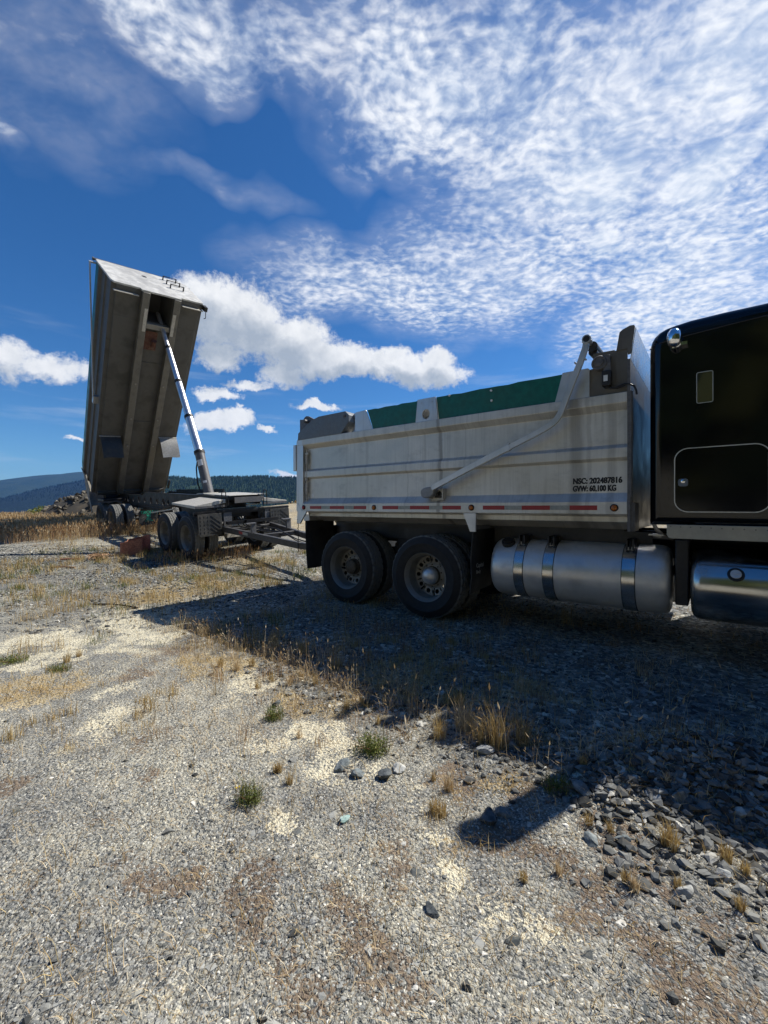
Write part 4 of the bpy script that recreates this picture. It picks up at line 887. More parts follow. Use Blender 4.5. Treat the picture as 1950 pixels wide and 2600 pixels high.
L(mb, 'step_grip', M['lightdust'])
mb = MB()
for y0 in (-.05, .08, .15): mb.tube([(.9, y0, .98), (1.2, y0-.1, .88), (1.6, y0-.22, .80), (2.2, y0-.1, .74), (3.2, y0+.05, .70)], .013)
L(mb, 'air_hose', M['rubberblack'])
for x in (-.685, .685):
    mb = MB(); mb.cyl((x, -.8, .53), (x, .8, .53), .065); mb.cyl((x+.18, -.35, .62), (x+.18, -.15, .62), .08); mb.cyl((x+.18, .15, .62), (x+.18, .35, .62), .08); L(mb, 'axle', M['chassis'])
for x in (-6.75, -5.40):
    mb = MB(); mb.cyl((x, -.8, .53), (x, .8, .53), .065); mb.cyl((x+.18, -.35, .62), (x+.18, -.15, .62), .08); L(mb, 'axle', M['chassis'])
for xc, y in ((0, -.46), (0, .46), (-6.08, -.46), (-6.08, .46)):
    mb = MB(); mb.tube([(xc-.9, y, .70), (xc-.68, y, .62), (xc-.3, y, .78), (xc, y, .86), (xc+.3, y, .78), (xc+.68, y, .62), (xc+.9, y, .70)], 0, sq=(.09, .07)); mb.box(xc-.08, xc+.08, y-.05, y+.05, .8, 1.0); L(mb, 'leaf_spring', M['chassis'])
for x in (.685, -.685): dual(W_trail, trailer, x, -WY, .53, spin=x); dual(W_trail, trailer, x, WY, .53, True, x+1)
for x in (-5.40, -6.75): dual(W_trail, trailer, x, -WY, .53, spin=x); dual(W_trail, trailer, x, WY, .53, True, x+1)
# flaps at the front of the dolly with chevron tread
for y0 in (-1.25, .67):
    mb = MB(); n = 10; hh = .52; P = [(y0+.04, 1.14), (y0+.62, 1.14), (y0+.64, 1.14-hh+.07), (y0+.62, 1.14-hh+.02), (y0+.56, 1.14-hh), (y0+.10, 1.14-hh-.01), (y0+.06, 1.14-hh+.03)]
    mb.prism([(p[0], p[1]) for p in P], 1.402, 1.412, 'x'); f = L(mb, 'mud_flap', M['trailer_flap'], bevel=.003)
    mb = MB()
    for k in range(5): mb.beam((1.4135, y0+.35, 1.10-.10*k), (1.4135, min(y0+.60, y0+.35+.25), 1.10-.10*k-.20 if k < 4 else .66), .004, .013, (1, 0, 0))
    for k in range(5):
        for j in range(3): mb.beam((1.4135, y0+.10+.09*j, 1.09-.09*k), (1.4135, y0+.11+.09*j, 1.045-.09*k), .003, .007, (1, 0, 0))
    mb.build('flap_tread', M['rubberblack'], f)
# flap with lettering in front of the rear wheels
mb = MB(); P = [(-.66, .80), (-.58, .90), (-.12, .91), (-.05, .80), (-.06, .60), (-.16, .40), (-.24, .37), (-.58, .36), (-.64, .44)]; mb.prism(P, -4.42, -4.41, 'x'); mb.box(-4.45, -4.40, -.45, -.05, .91, .99); mb.box(-4.46, -4.40, -.66, -.05, .90, .93)
tf = L(mb, 'mud_flap', M['rubber'])
text('TROJAN', .135, 'lettering', M['teal_ink'], tf, (-4.406, -.60, .755), rot=(R(90), 0, R(90)), th=.001, width=.54, weight=.02)
mb = MB()
for a, b, c, d in ((-.42, -.28, .70, .715), (-.40, -.33, .66, .70), (-.38, -.30, .62, .655), (-.42, -.34, .58, .615), (-.43, -.27, .545, .575), (-.48, -.2, .50, .512), (-.34, -.29, .62, .70)): mb.box(-4.4085, -4.406, a, b, c, d)
mb.build('emblem', M['teal_ink'], tf)
mb = MB(); mb.beam((-4.407, -.58, .60), (-4.407, -.48, .65), .002, .018, (1, 0, 0)); mb.beam((-4.407, -.22, .66), (-4.407, -.10, .62), .002, .018, (1, 0, 0)); mb.build('scroll', M['lightdust'], tf)
# fenders over the dolly wheels
for s in (-1, 1):
    q = [(.05, -1.25, 1.365), (1.38, -1.25, 1.345), (1.38, -.50, 1.465), (.05, -.50, 1.475)]; lo = [(.05, -1.25, 1.325), (1.38, -1.25, 1.275), (1.38, -.50, 1.375), (.05, -.50, 1.43)]
    q = [(x, -s*y, z) for x, y, z in q]; lo = [(x, -s*y, z) for x, y, z in lo]
    mb = MB(); mb.add(q+lo, [(0, 1, 2, 3), (4, 5, 6, 7), (0, 1, 5, 4), (1, 2, 6, 5), (2, 3, 7, 6), (3, 0, 4, 7)]); fd = L(mb, 'fender', M['lightdust'], bevel=.004)
    mb = MB(); mb.box(1.382, 1.392, *sorted((-s*-1.24, -s*-.52)), 1.28, 1.33); mb.build('fender_edge', M['greysteel'], fd)
    mb = MB(); mb.beam((-1.45, -s*-1.22, 1.03), (.1, -s*-1.22, 1.21), .05, .03); L(mb, 'fender_strut', M['lightdust'])
    mb = MB(); yy = -s*-.56; h = [(1.43, yy-.05, 1.24), (1.43, yy-.05, 1.60)]+[(1.43, yy-.05*math.cos(a), 1.60+.06*math.sin(a)) for a in np.linspace(.3, math.pi-.3, 7)]+[(1.43, yy+.05, 1.60), (1.43, yy+.05, 1.26)]; mb.tube(h, .011, 8); L(mb, 'grab_loop', M['trailer_paint'])
# front bumper beams and drawbar
mb = MB(); mb.prism([(1.46, .86), (1.46, .93), (1.54, .93), (1.54, .85), (1.53, .85), (1.53, .918), (1.47, .918), (1.47, .86)], -.55, .85); mb.box(1.52, 1.60, -.08, .20, .86, .93); mb.box(1.45, 1.55, -.5, -.25, .78, .795); mb.box(1.45, 1.55, .1, .85, .78, .795); L(mb, 'bumper_beam', M['trailer_paint'])
Mi = trailer.matrix_world.copy(); Mi.translation = TO; Mi = Mi.inverted()
bend_w = Vector((-1.685, 8.55, .64)); hx, hy = tw(-5.66, 5.82); eye_w = Vector((hx, hy, .60)); bl = Mi @ bend_w; el_ = Mi @ eye_w
ax = (el_-Vector((1.45, 0, .72))).normalized(); br = Vector((bl.x+.25, bl.y+.52, bl.z+.02))
a0, b0 = Vector((1.42, -.60, .75)), Vector((1.42, .62, .76))
mb = MB(); mb.beam(a0, bl, .085, .13); mb.beam(b0, br, .085, .13); mb.beam(bl, el_, .085, .13); mb.beam(br, el_, .085, .13)
m1, m2 = a0.lerp(bl, .52), b0.lerp(br, .52); mb.beam(m1, m2, .09, .10); mb.beam(a0+Vector((.22, .05, 0)), b0+Vector((.22, -.05, 0)), .07, .06)
db = L(mb, 'drawbar', M['drawbar'], bevel=.006)
mb = MB(); 
for p in (a0.lerp(bl, .44), b0.lerp(br, .40)): mb.box(p.x-.03, p.x+.03, p.y-.06, p.y+.05, p.z+.05, p.z+.27); mb.box(p.x-.05, p.x+.05, p.y-.18, p.y+.05, p.z+.27, p.z+.29)
mb.build('hose_stand', M['greysteel'], db)
mb = MB(); p, q = a0.lerp(bl, .26), a0.lerp(bl, .31); mb.beam(p+Vector((0, -.045, .01)), q+Vector((0, -.045, .01)), .006, .06); mb.build('red_reflector', M['red'], db)
mb = MB(); p, q = a0.lerp(bl, .31), a0.lerp(bl, .38); mb.beam(p+Vector((0, -.045, .01)), q+Vector((0, -.045, .01)), .006, .06); mb.build('silver_reflector', M['silver_tape'], db)
mb = MB(); mb.lathe([(.05, -.02), (.09, -.02), (.09, .02), (.05, .02), (.05, -.02)], c=tuple(el_), ax='z', n=24); mb.box(el_.x-.35, el_.x-.30, el_.y-.02, el_.y+.02, el_.z-.02, el_.z+.25); mb.build('tow_eye', M['chassis'], db)
mb = MB(); mb.box(1.15, 1.3, -.45, .0, .50, .62); mb.cyl((.9, -.3, .75), (.9, .4, .75), .12); L(mb, 'air_tank', M['lightdust'], bevel=.004)

mb = MB()
for y0, z0 in ((-.47, 1.12), (-.475, 1.05)): mb.tube([(-5.3, y0, z0-.3), (-5.0, y0-.01, z0-.12), (-4.0, y0-.012, z0-.03), (-2.6, y0-.012, z0-.02), (-1.7, y0, z0+.12), (-.9, y0+.02, z0+.16)], .011, 6)
L(mb, 'air_line', M['rubberblack'])
mb = MB(); mb.tube([tuple(el_+Vector((-.30, .0, .22))), tuple(el_+Vector((-.9, .06, .02))), tuple(el_+Vector((-1.5, .1, .05))), (2.6, .12, .78), (1.7, .05, .82)], .014, 8); mb.tube([tuple(el_+Vector((-.30, .02, .22))), tuple(el_+Vector((-.8, .12, -.06))), tuple(el_+Vector((-1.6, .16, .0))), (2.5, .22, .76), (1.7, .16, .80)], .012, 8); L(mb, 'air_hose', M['rubberblack'])
# --- the tipped box: own axes a (towards its headboard), c (across), w (up out of its floor)
av = Vector((.42596, -.46831, .77411))-cv*.026; av.normalize(); c2 = cv+av*.026; c2 = (c2-av*c2.dot(av)).normalized(); wv = av.cross(c2)
HC = Vector((-9.82883, 16.51968, 2.01449)); MB_w = Matrix((av, c2, wv)).transposed().to_4x4(); MB_w.translation = HC
BL, BH, BW = 7.55, 1.42, 1.3
def bprof(): return [(-BW, BH), (-BW, BH-.10), (-BW+.07, BH-.16), (-BW+.07, BH-.50), (-BW+.03, BH-.53), (-BW+.03, BH-.62), (-BW+.07, BH-.65), (-BW+.07, .30), (-BW, .21), (-BW, .08), (-BW+.10, .06), (-BW+.12, .0)]
P = bprof(); U = P+[(-a, b) for a, b in reversed(P)]+[(BW-.15, BH), (BW-.15, .07), (-BW+.15, .07), (-BW+.15, BH)]
WL, WW = .88, .34                                        # the hoist well cut into the front of the floor
mb = MB(); mb.prism(U, 0, BL-WL, 'x')
half = P+[(-WW, 0), (-WW, .07), (-BW+.15, .07), (-BW+.15, BH)]
mb.prism(half, BL-WL+.0005, BL, 'x'); mb.prism([(-a, b) for a, b in half], BL-WL+.0005, BL, 'x'); tb = mb.build('dump_body', M['floor'], None, bevel=.006)
tb.parent = trailer; tb.matrix_parent_inverse = Matrix.Identity(4); tb.matrix_local = Mi @ MB_w
K = lambda mb, name, mat, parent=tb, **k: mb.build(name, mat, parent, **k)
mb = MB()
for s in (-1, 1): mb.prism([(0, BH+.005), (.9, BH+.005), (BL, BH+.005), (BL, BH+.30), (.9, BH+.24), (.3, BH+.24), (0, BH+.1)], s*(BW-.03)-.02, s*(BW-.03)+.02)
K(mb, 'side_board', M['green'])
# headboard in four plates round the hoist opening cut, with notched lower edge
mb = MB(); yb, yt = BW, BW
mb.prism([(-BW, .16), (-BW, BH+.33), (-BW+.06, BH+.40), (BW-.25, BH+.40), (BW, BH+.2), (BW, .14), (BW-.03, .02), (.58, .0), (.56, -.12), (-.56, -.12), (-.58, .0), (-BW+.06, .0)], BL, BL+.05, 'x')
hb = K(mb, 'headboard', M['headboard'], bevel=.004)
mb = MB(); mb.lathe([(.075, 0), (.0005, .0)], c=(BL+.0515, -.10, 1.30), ax='x', n=24); K(mb, 'hole_shade_disc', M['rubberblack'], hb)  # flat black disc painting the dark inside of a hole
for k in range(3):
    wz = BH+.10-.36*k; mb = MB(); mb.tube([(BL+.05, .52, wz), (BL+.17, .52, wz), (BL+.17, .92, wz), (BL+.05, .92, wz)], 0, sq=(.03, .045)); mb.box(BL+.05, BL+.056, .47, .97, wz-.05, wz+.05) if 0 else None; K(mb, 'step', M['rubberblack'], hb)
# longitudinal sills
for s in (-1, 1):
    mb = MB(); y0, y1 = sorted((s*.34, s*.54)); mb.box(.0, BL, y0, y1, -.18, -.002); sl = K(mb, 'floor_sill', M['sill'], bevel=.01)
    mb = MB(); mb.box(BL-1.15, BL-.45, *sorted((s*.36, s*.45)), -.188, -.181); mb.build('wear_pad', M['lightdust'], sl)
    mb = MB()
    for x in (2.2, 3.3, 4.6): mb.box(x, x+.05, *sorted((s*.40, s*.45)), -.20, -.1805)
    mb.build('bracket', M['alu_dark'], sl)
    mb = MB(); y0, y1 = sorted((s*.62, s*(BW-.04))); mb.box(BL-.17, BL-.15, y0, y1, -.13, -.002); K(mb, 'rock_deflector', M['lightdust'])
    mb = MB(); mb.box(2.5, 2.515, y0, y1, -.05, -.002); K(mb, 'flap_mount', M['lightdust'])
    # rubber flap bending down under its own weight
    rows = []; gdir = (MB_w.to_3x3().inverted() @ Vector((0, 0, -1)))
    p = Vector((2.5, 0, -.05)); d = Vector((-.25, 0, -1.)).normalized()
    for i in range(9):
        rows.append([(p.x, y, p.z+.015*math.sin(j*1.3+i*.6)*(i/8)) for j, y in enumerate(np.linspace(y0+.02, y1-.01, 7))])
        d = (d+(Vector((gdir.x, 0, gdir.z))-d)*.20).normalized(); p = p+d*.095
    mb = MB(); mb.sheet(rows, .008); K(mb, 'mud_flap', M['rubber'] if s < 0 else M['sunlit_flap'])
mb = MB()
for x in (.5, 3.1, 5.3): mb.box(x, x+.05, -.338, .338, -.02, -.002)
mb.box(0, .12, -BW+.15, BW-.15, -.10, -.002); K(mb, 'floor_rib', M['floor'])
mb = MB(); mb.box(BL-WL-.02, BL-WL, -WW-.02, WW+.02, .075, .95); mb.box(BL-WL, BL-.01, -WW-.02, -WW, .0, .95); mb.box(BL-WL, BL-.01, WW, WW+.02, .0, .95); mb.box(BL-WL, BL-.01, -WW, WW, .93, .95); K(mb, 'hoist_well', M['floor'])
mb = MB(); mb.box(BL-1.05, BL-.9, -.338, .338, -.14, -.002); K(mb, 'hoist_beam', M['alu_dark'])
mb = MB(); mb.box(BL-1.75, BL-1.15, -.32, .05, -.062, -.052); mb.cyl((BL-1.6, -.05, -.06), (BL-1.4, -.05, -.16), .07); K(mb, 'placard_plate', M['rustlabel'])
# tailgate hanging slightly open, arm, roller
mb = MB(); mb.beam((.02, 0, BH-.02), (-.62, 0, .02), 2*BW-.1, .05, (0, 1, 0)) if 0 else mb.prism([(.02, BH+.05), (-.05, BH+.05), (-.66, .10), (-.60, .06)], -BW+.02, BW-.02)
for t in (.2, .5, .8): mb.prism([(-.03-.61*t, BH-(BH-.05)*t), (-.12-.61*t, BH-(BH-.05)*t-.03), (-.16-.61*t, BH-(BH-.05)*t-.12), (-.09-.61*t, BH-(BH-.05)*t-.14)], -BW+.05, BW-.05)
K(mb, 'tailgate', M['alu_dark'], bevel=.004)
mb = MB()
for s in (-1, 1): mb.prism([(.05, BH+.2), (.02, BH-.3), (-.4, .55), (-.72, -.25), (-.60, -.30), (-.3, .2), (-.0, .3), (.12, 1.)], s*(BW+.012)-.01, s*(BW+.012)+.01)
K(mb, 'gate_side_plate', M['alu_dark'])
for s in (-1, 1):
    mb = MB(); mb.cyl((BL-.05, s*(BW+.0), BH+.30), (BL-.05, s*(BW+.17), BH+.30), .03); mb.tube([(BL-.05, s*(BW+.15), BH+.30), (BL-.6, s*(BW+.15), BH+.1), (BL-2.2, s*(BW+.13), .95), (BL-3.9, s*(BW+.10), .45)], 0, sq=(.035, .055)); mb.box(BL-4.05, BL-3.8, *sorted((s*(BW-.05), s*(BW+.11))), .38, .52); K(mb, 'tarp_arm', M['alu_plain'])
mb = MB(); mb.cyl((BL+.02, -BW-.02, BH+.44), (BL+.02, BW-.2, BH+.42), .035); mb.cyl((BL+.02, -BW-.06, BH+.44), (BL+.02, -BW-.02, BH+.44), .05); K(mb, 'tarp_roller', M['greysteel'])
mb = MB(); mb.box(BL-.16, BL-.02, BW+.002, BW+.10, -.1, .12); mb.tube([(BL-.10, BW+.05, -.08), (BL-.35, BW+.08, -.12), (BL-.40, BW+.06, -.05)], .012); mb.box(.1, .5, BW+.0, BW+.05, -.04, .03); K(mb, 'side_latch', M['chassis'])
# --- telescopic hoist
pts = [(-.42, 1.18), (-1.07, 2.72), (-1.67, 3.78), (-2.30, 4.89), (-2.94, 6.01), (-3.62, 7.20)]
for i, (r, nm, mt) in enumerate(((.133, 'hoist_barrel', 'darkplate'), (.112, 'hoist_stage', 'rod'), (.096, 'hoist_stage', 'rod'), (.081, 'hoist_stage', 'rod'), (.064, 'hoist_stage', 'rod'))):
    a, b = pts[i], pts[i+1]; A_, B_ = Vector((a[0], 0, a[1])), Vector((b[0], 0, b[1])); d = (B_-A_).normalized()
    mb = MB(); mb.cyl(A_, B_, r, n=36)
    o = L(mb, nm, M['greysteel'] if i == 0 else M[mt], ang=30)
    mb = MB(); mb.cyl(B_-d*.07, B_+d*.012, r+.014, n=36); L(mb, 'hoist_collar', M['chassis']) if i < 4 else None
    if i == 0:
        mb = MB(); mb.tube([(-.93, -.13, 2.42), (-.92, -.17, 2.25), (-.86, -.19, 2.0), (-.80, -.2, 1.8), (-.70, -.18, 1.6), (-.55, -.14, 1.45)], .02, 8); mb.build('hose', M['rubberblack'], o)
        mb = MB(); s_, c_ = .389, -.921
        for t, r0, hh, w0, w1 in ((.77, .1345, .09, -15, 75), (.42, .1345, .035, 25, 70)):
            ctr = A_.lerp(B_, t); e1 = Vector((0, -1, 0)); e2 = d.cross(e1).normalized(); rows = []
            for k in (-1, 1): rows.append([tuple(ctr+d*hh*k+(e1*math.cos(R(q))+e2*math.sin(R(q)))*r0) for q in np.linspace(w0, w1, 8)])
            mb.sheet(rows)
        mb.build('label', M['white'], o)
# give every trailer/truck copy of a wheel its resting contact
# ================================================================== loose things
def rock_mesh(r0, seed, sub=2, flat=.7):
    bm = bmesh.new(); bmesh.ops.create_icosphere(bm, subdivisions=sub, radius=1.); rr = np.random.default_rng(seed)
    pl = [(Vector(rr.normal(size=3)).normalized(), .50+.32*rr.random()) for _ in range(13)]
    for v in bm.verts:
        for nrm, dd in pl:
            k = v.co.dot(nrm)
            if k > dd: v.co -= nrm*(k-dd)
        v.co *= 1+.03*rr.normal()
    sc = Vector((1, .62+.3*rr.random(), flat*(.6+.4*rr.random())))*r0
    mb = MB(); mb.add([(v.co.x*sc.x, v.co.y*sc.y, v.co.z*sc.z) for v in bm.verts], [tuple(v.index for v in f.verts) for f in bm.faces]); bm.free(); return mb
def stone_mat(name, a, b_, c_, sc=30):
    m, g, b = newmat(name); r = g.n('ShaderNodeAttribute', attribute_name='rnd').outputs['Fac']; c = ocoord(g)
    n = g.noise(c, sc, 5, .65); col = g.mix(g.ss(r, 0, .85), a, b_); col = g.mix(g.ss(r, .90, .97), col, c_)
    col = g.mix(g.m('MULTIPLY', g.ss(n, .45, .7), .5), col, (.30, .28, .22) if name[0] == 'c' else (.10, .09, .07)); col = g.mix(g.m('MULTIPLY', g.ss(g.noise(c, sc*.4, 4), .55, .7), .4), col, (.13, .10, .07))
    setp(g, b, Base_Color=col, Roughness=.9, Specular_IOR_Level=.25); bump(g, b, n, .4, .006); return m
M['stone'] = stone_mat('crushed_stone', (.052, .06, .063), (.34, .345, .325), (.68, .66, .60))
M['rockstone'] = stone_mat('blue_grey_crushed_rock', (.035, .038, .039), (.21, .215, .205), (.50, .49, .44), 40)  # rock's own tone, set darker to deepen the shade beside the truck
M['rubble'] = stone_mat('rubble_rock', (.06, .055, .047), (.16, .145, .12), (.25, .23, .19), 6)
def rockmat(name, a, b_):
    m, g, b = newmat(name); c = ocoord(g); n = g.noise(c, 22, 6, .65); n2 = g.noise(c, 90, 3)
    col = g.mix(g.ss(n, .35, .68), a, b_); setp(g, b, Base_Color=col, Roughness=.85, Specular_IOR_Level=.3); bump(g, b, g.m('ADD', n, g.m('MULTIPLY', n2, .3)), .5, .01); return m
RK = {'blue': rockmat('blue_grey_rock', (.10, .12, .13), (.26, .29, .29)), 'turq': rockmat('pale_green_rock', (.25, .38, .36), (.45, .55, .50)), 'dark': rockmat('dark_rock', (.04, .048, .055), (.14, .155, .16)), 'pale': rockmat('pale_grey_rock', (.30, .31, .30), (.5, .5, .47))}
NAMED = [(868, 1948, .062, 'blue', 'blue-grey rock behind the middle green weed in the gravel', 3), (975, 1972, .058, 'dark', 'dark angular rock just below right of the middle green weed', 5), (1012, 1948, .055, 'pale', 'pale blocky rock right of the middle green weed', 6), (912, 1966, .048, 'blue', 'small bluish rock touching the foot of the middle green weed', 7),
         (877, 2078, .036, 'turq', 'pale turquoise stone lying alone on the gravel track', 8), (1095, 2315, .035, 'dark', 'small dark stone alone in the lower middle of the track', 9), (1232, 1905, .065, 'pale', 'pale wedge-shaped rock at the edge of the truck shadow', 10), (1500, 2132, .045, 'blue', 'smooth grey rock at the left foot of the loose stone mound', 11),
         (1580, 2130, .042, 'blue', 'rounded blue-grey rock at the front of the loose stone mound', 12), (1545, 1985, .05, 'pale', 'broad light rock at the sunlit crest of the stone mound', 13), (1660, 2010, .045, 'pale', 'sharp light rock in the middle of the loose stone mound', 14), (1730, 2025, .06, 'blue', 'blue-grey rock on the right slope of the stone mound', 15),
         (1835, 2220, .05, 'pale', 'long pale rock with a dark hollow beside it near the right edge', 16), (1850, 1880, .055, 'dark', 'flat slab in the truck shadow near the right edge', 17), (1240, 2075, .06, 'dark', 'dark rock inside the stack shadow on the gravel', 18), (1275, 2065, .05, 'blue', 'second bluish rock inside the stack shadow on the gravel', 19),
         (700, 1790, .05, 'dark', 'dark rock at the near edge of the stony verge', 20), (1475, 1998, .06, 'blue', 'blocky grey rock on the left shoulder of the stone mound', 21), (1735, 2265, .045, 'pale', 'light stone below the mound near two straw clumps', 22)]
for px, py, r, mt, lb, sd_ in NAMED:
    x, y = gp(px, py); r *= .92; o = rock_mesh(r, sd_, 3).build('rock', RK[mt], None, ang=25); o.location = (x, y, gz(x, y)+r*.15); o.rotation_euler = (.2*math.sin(sd_), .25*math.cos(sd_*2), sd_*1.3); tag(o, lb, 'rock')
# dumped rubble behind the trailer
def at(px, Y): return (px-CXP)/FPX*Y, Y
cx, cy = at(232, 18.6); moundz = lambda x, y: 1.40*np.exp(-(((x-cx)/1.95)**2+((y-cy)/1.5)**2)**1.1)+(fbm(x, y, 1.6, 3, 71)-.5)*.35
xs = np.linspace(cx-3.6, cx+3.6, 60); ys = np.linspace(cy-3, cy+3, 50); XX, YY = np.meshgrid(xs, ys); e = np.exp(-(((XX-cx)/2.9)**4+((YY-cy)/2.5)**4))
ZZ = hgt(XX, YY)+moundz(XX, YY)*e-.12*(1-e); k = (np.arange(49)[:, None]*60+np.arange(59)[None]).ravel()
mo = raw('rubble_heap', np.stack([XX, YY, ZZ], -1).reshape(-1, 3), np.stack([k, k+1, k+61, k+60], -1), [], M['rubble'], rnd=np.full(3000, .08), smooth=True); tag(mo, 'heap of brown soil and broken rock tipped out behind the trailer', 'soil heap')
protos = []
for i in range(7):
    o = rock_mesh(1., 40+i, 2, .8).build('boulder', M['rubble'], None, ang=25); at_ = o.data.attributes.new('rnd', 'FLOAT', 'POINT'); at_.data.foreach_set('value', np.full(len(o.data.vertices), rng.random()*.9, np.float32)); protos.append(o)
nb = 0
for i in range(330):
    a = rng.random()*6.28; rr_ = rng.random()**.6; x = cx+2.7*rr_*math.cos(a); y = cy+2.1*rr_*math.sin(a)-.1
    if y > cy+.9 or nb > 280: continue
    s = .055+.11*rng.random()**1.6; o = protos[nb] if nb < 7 else inst(protos[nb % 7]); nb += 1
    e = math.exp(-(((x-cx)/2.9)**4+((y-cy)/2.5)**4)); o.location = (x, y, gz(x, y)+float(moundz(x, y))*e-.12*(1-e)+s*.25); o.rotation_euler = tuple(rng.random(3)*6); o.scale = (s, s, s)
    tag(o, 'brown-grey boulder lying in the rock heap behind the trailer', 'boulder', 'boulders of the dumped heap')
# rusty folded steel ring beside the dolly
x0, y0 = gp(312, 1408); mb = MB()
path = [(.44, -.10), (.26, -.16), (.02, -.20), (-.07, -.15), (-.09, -.04), (-.03, .02), (.0, .08), (-.02, .15), (.06, .22), (.25, .34), (.42, .34), (.52, .22)]
Pp = []
for i in range(len(path)-1):
    for t in np.linspace(0, 1, 5)[:-1]:
        p0, p1, p2, p3 = (Vector(path[max(i-1, 0)]), Vector(path[i]), Vector(path[i+1]), Vector(path[min(i+2, len(path)-1)]))
        Pp.append(.5*((2*p1)+(p2-p0)*t+(2*p0-5*p1+4*p2-p3)*t*t+(3*p1-p0-3*p2+p3)*t**3))
Pp.append(Vector(path[-1])); top = lambda p: .33+.11*min(1, max(0, (p.x+.05)/.45))+(.07*min(1, (p.y+.02)/.2) if p.y > -.02 else 0); rows = [[(p.x, p.y, top(p)*t-.02) for p in Pp] for t in (0, .3, .97, 1.)]
mb.sheet(rows, .012); ru = mb.build('steel_ring', M['rust']); ru.location = (x0+.0, y0+.12, gz(x0, y0)); ru.rotation_euler = (0, 0, .12); tag(ru, 'rusty bent steel plate curled into an open ring beside the dolly wheels', 'scrap steel')
# sticks and a dead brush clump
def stick(px, py, L_, ang_, r, mat, label, name='stick'):
    x, y = gp(px, py); p = [(-L_/2+L_*t, .03*L_*math.sin(t*4), .6*r+.02*L_*math.sin(t*3)) for t in np.linspace(0, 1, 6)]
    mb = MB(); mb.tube(p, r, 6); o = mb.build(name, mat); o.location = (x, y, gz(x, y)+r*.6); o.rotation_euler = (0, 0, ang_); tag(o, label, 'stick')
stick(178, 1422, .40, .25, .022, M['redwood'], 'reddish broken stick lying on gravel left of the brush clump')
stick(160, 1443, .55, -.02, .02, M['wood'], 'pale split stick lying nearest the camera left of the brush clump')
stick(290, 1540, .85, -.25, .012, M['ink'], 'thin dark twig lying on the sunlit gravel below the steel ring')
x, y = gp(255, 1420); mb = MB()
for k in range(70):
    a = rng.random()*6.28; r0 = .02+.25*rng.random(); q = rng.random()*6.28; Lk = .10+.22*rng.random(); p = Vector((r0*math.cos(a), r0*math.sin(a)*.6, .01+.10*rng.random())); d = Vector((math.cos(q), math.sin(q), .25*rng.normal()))
    mb.tube([p-d*Lk/2, p+Vector((0, 0, .03)), p+d*Lk/2], .004+.007*rng.random(), 5)
o = mb.build('brush_clump', M['wood']); o.location = (x, y, gz(x, y)); tag(o, 'tangled clump of broken dead twigs on gravel left of the rusty ring', 'dead brush')
# ================================================================== loose stone scatter (uncountable)
ico = bmesh.new(); bmesh.ops.create_icosphere(ico, subdivisions=1, radius=1); IV = np.array([v.co[:] for v in ico.verts]); IF = np.array([[v.index for v in f.verts] for f in ico.faces]); ico.free()
def stones(name, X, Y, S, mat, sink=.25, flat=.65, rr=rng):
    n = len(X); q = rr.normal(size=(n, 4)); q /= np.linalg.norm(q, axis=1)[:, None]; w_, x_, y_, z_ = q.T
    Rm = np.stack([1-2*(y_*y_+z_*z_), 2*(x_*y_-z_*w_), 2*(x_*z_+y_*w_), 2*(x_*y_+z_*w_), 1-2*(x_*x_+z_*z_), 2*(y_*z_-x_*w_), 2*(x_*z_-y_*w_), 2*(y_*z_+x_*w_), 1-2*(x_*x_+y_*y_)], -1).reshape(n, 3, 3)
    sh = 1+rr.normal(size=(n, len(IV)))*.30; sh = np.clip(sh, .45, 1.6)
    el_ = np.stack([np.ones(n), .6+.35*rr.random(n), .5+.35*rr.random(n)], -1)
    V = IV[None]*sh[:, :, None]*el_[:, None, :]; V = np.einsum('nij,nkj->nki', Rm, V); V[:, :, 2] *= flat
    V = V*S[:, None, None]; V[:, :, 0] += X[:, None]; V[:, :, 1] += Y[:, None]; V[:, :, 2] += (hgt(X, Y)+S*(flat*.45-sink+.0))[:, None]
    F = (IF[None]+(np.arange(n)*len(IV))[:, None, None]).reshape(-1, 3)
    return raw(name, V.reshape(-1, 3), [], F, mat, np.repeat(rr.random(n), len(IV)), kind='stuff')
def polar(n, r0, r1, p, amax=56):
    u = rng.random(n); r = (r0**(1-p)+(r1**(1-p)-r0**(1-p))*u)**(1/(1-p)); a = R(amax)*(2*rng.random(n)-1); return r*np.sin(a), r*np.cos(a)
X, Y = polar(30000, 1.0, 5., 1.6); d, mo_, rk, st = masks(X, Y); k = rng.random(len(X)) < np.clip(.95-.9*d-.6*mo_+.2*rk, .10, 1); X, Y = X[k], Y[k]
stones('fine_gravel', X, Y, (.0022+.0065*rng.random(len(X))**3)*(1+.08*np.hypot(X, Y)), M['stone'], sink=.42)
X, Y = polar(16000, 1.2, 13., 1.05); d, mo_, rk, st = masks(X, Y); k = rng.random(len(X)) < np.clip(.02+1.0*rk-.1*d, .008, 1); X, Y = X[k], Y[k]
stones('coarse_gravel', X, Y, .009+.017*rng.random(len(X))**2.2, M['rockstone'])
X = -11+9.6*rng.random(30000); Y = 4.7+7.6*rng.random(30000); k = (np.abs(X/Y) < 1.05)&(rng.random(30000) < np.clip(.10+1.6*(fbm(X, Y, .8, 3, 91)-.42)+.55*sst(Y, 7.4, 8.4)*(1-sst(X, -5.5, -3.5)), .03, 1)); stones('field_gravel', X[k], Y[k], .012+.026*rng.random(int(k.sum()))**2, M['rockstone'])
X, Y = polar(7000, 1.5, 18., .7); d, mo_, rk, st = masks(X, Y); mnd = np.exp(-(((X-1.9)/.6)**2+((Y-2.02)/.3)**2)); k = rng.random(len(X)) < np.clip(.001+.08*rk+.8*mnd-.2*d, .0006, 1); X, Y = X[k], Y[k]
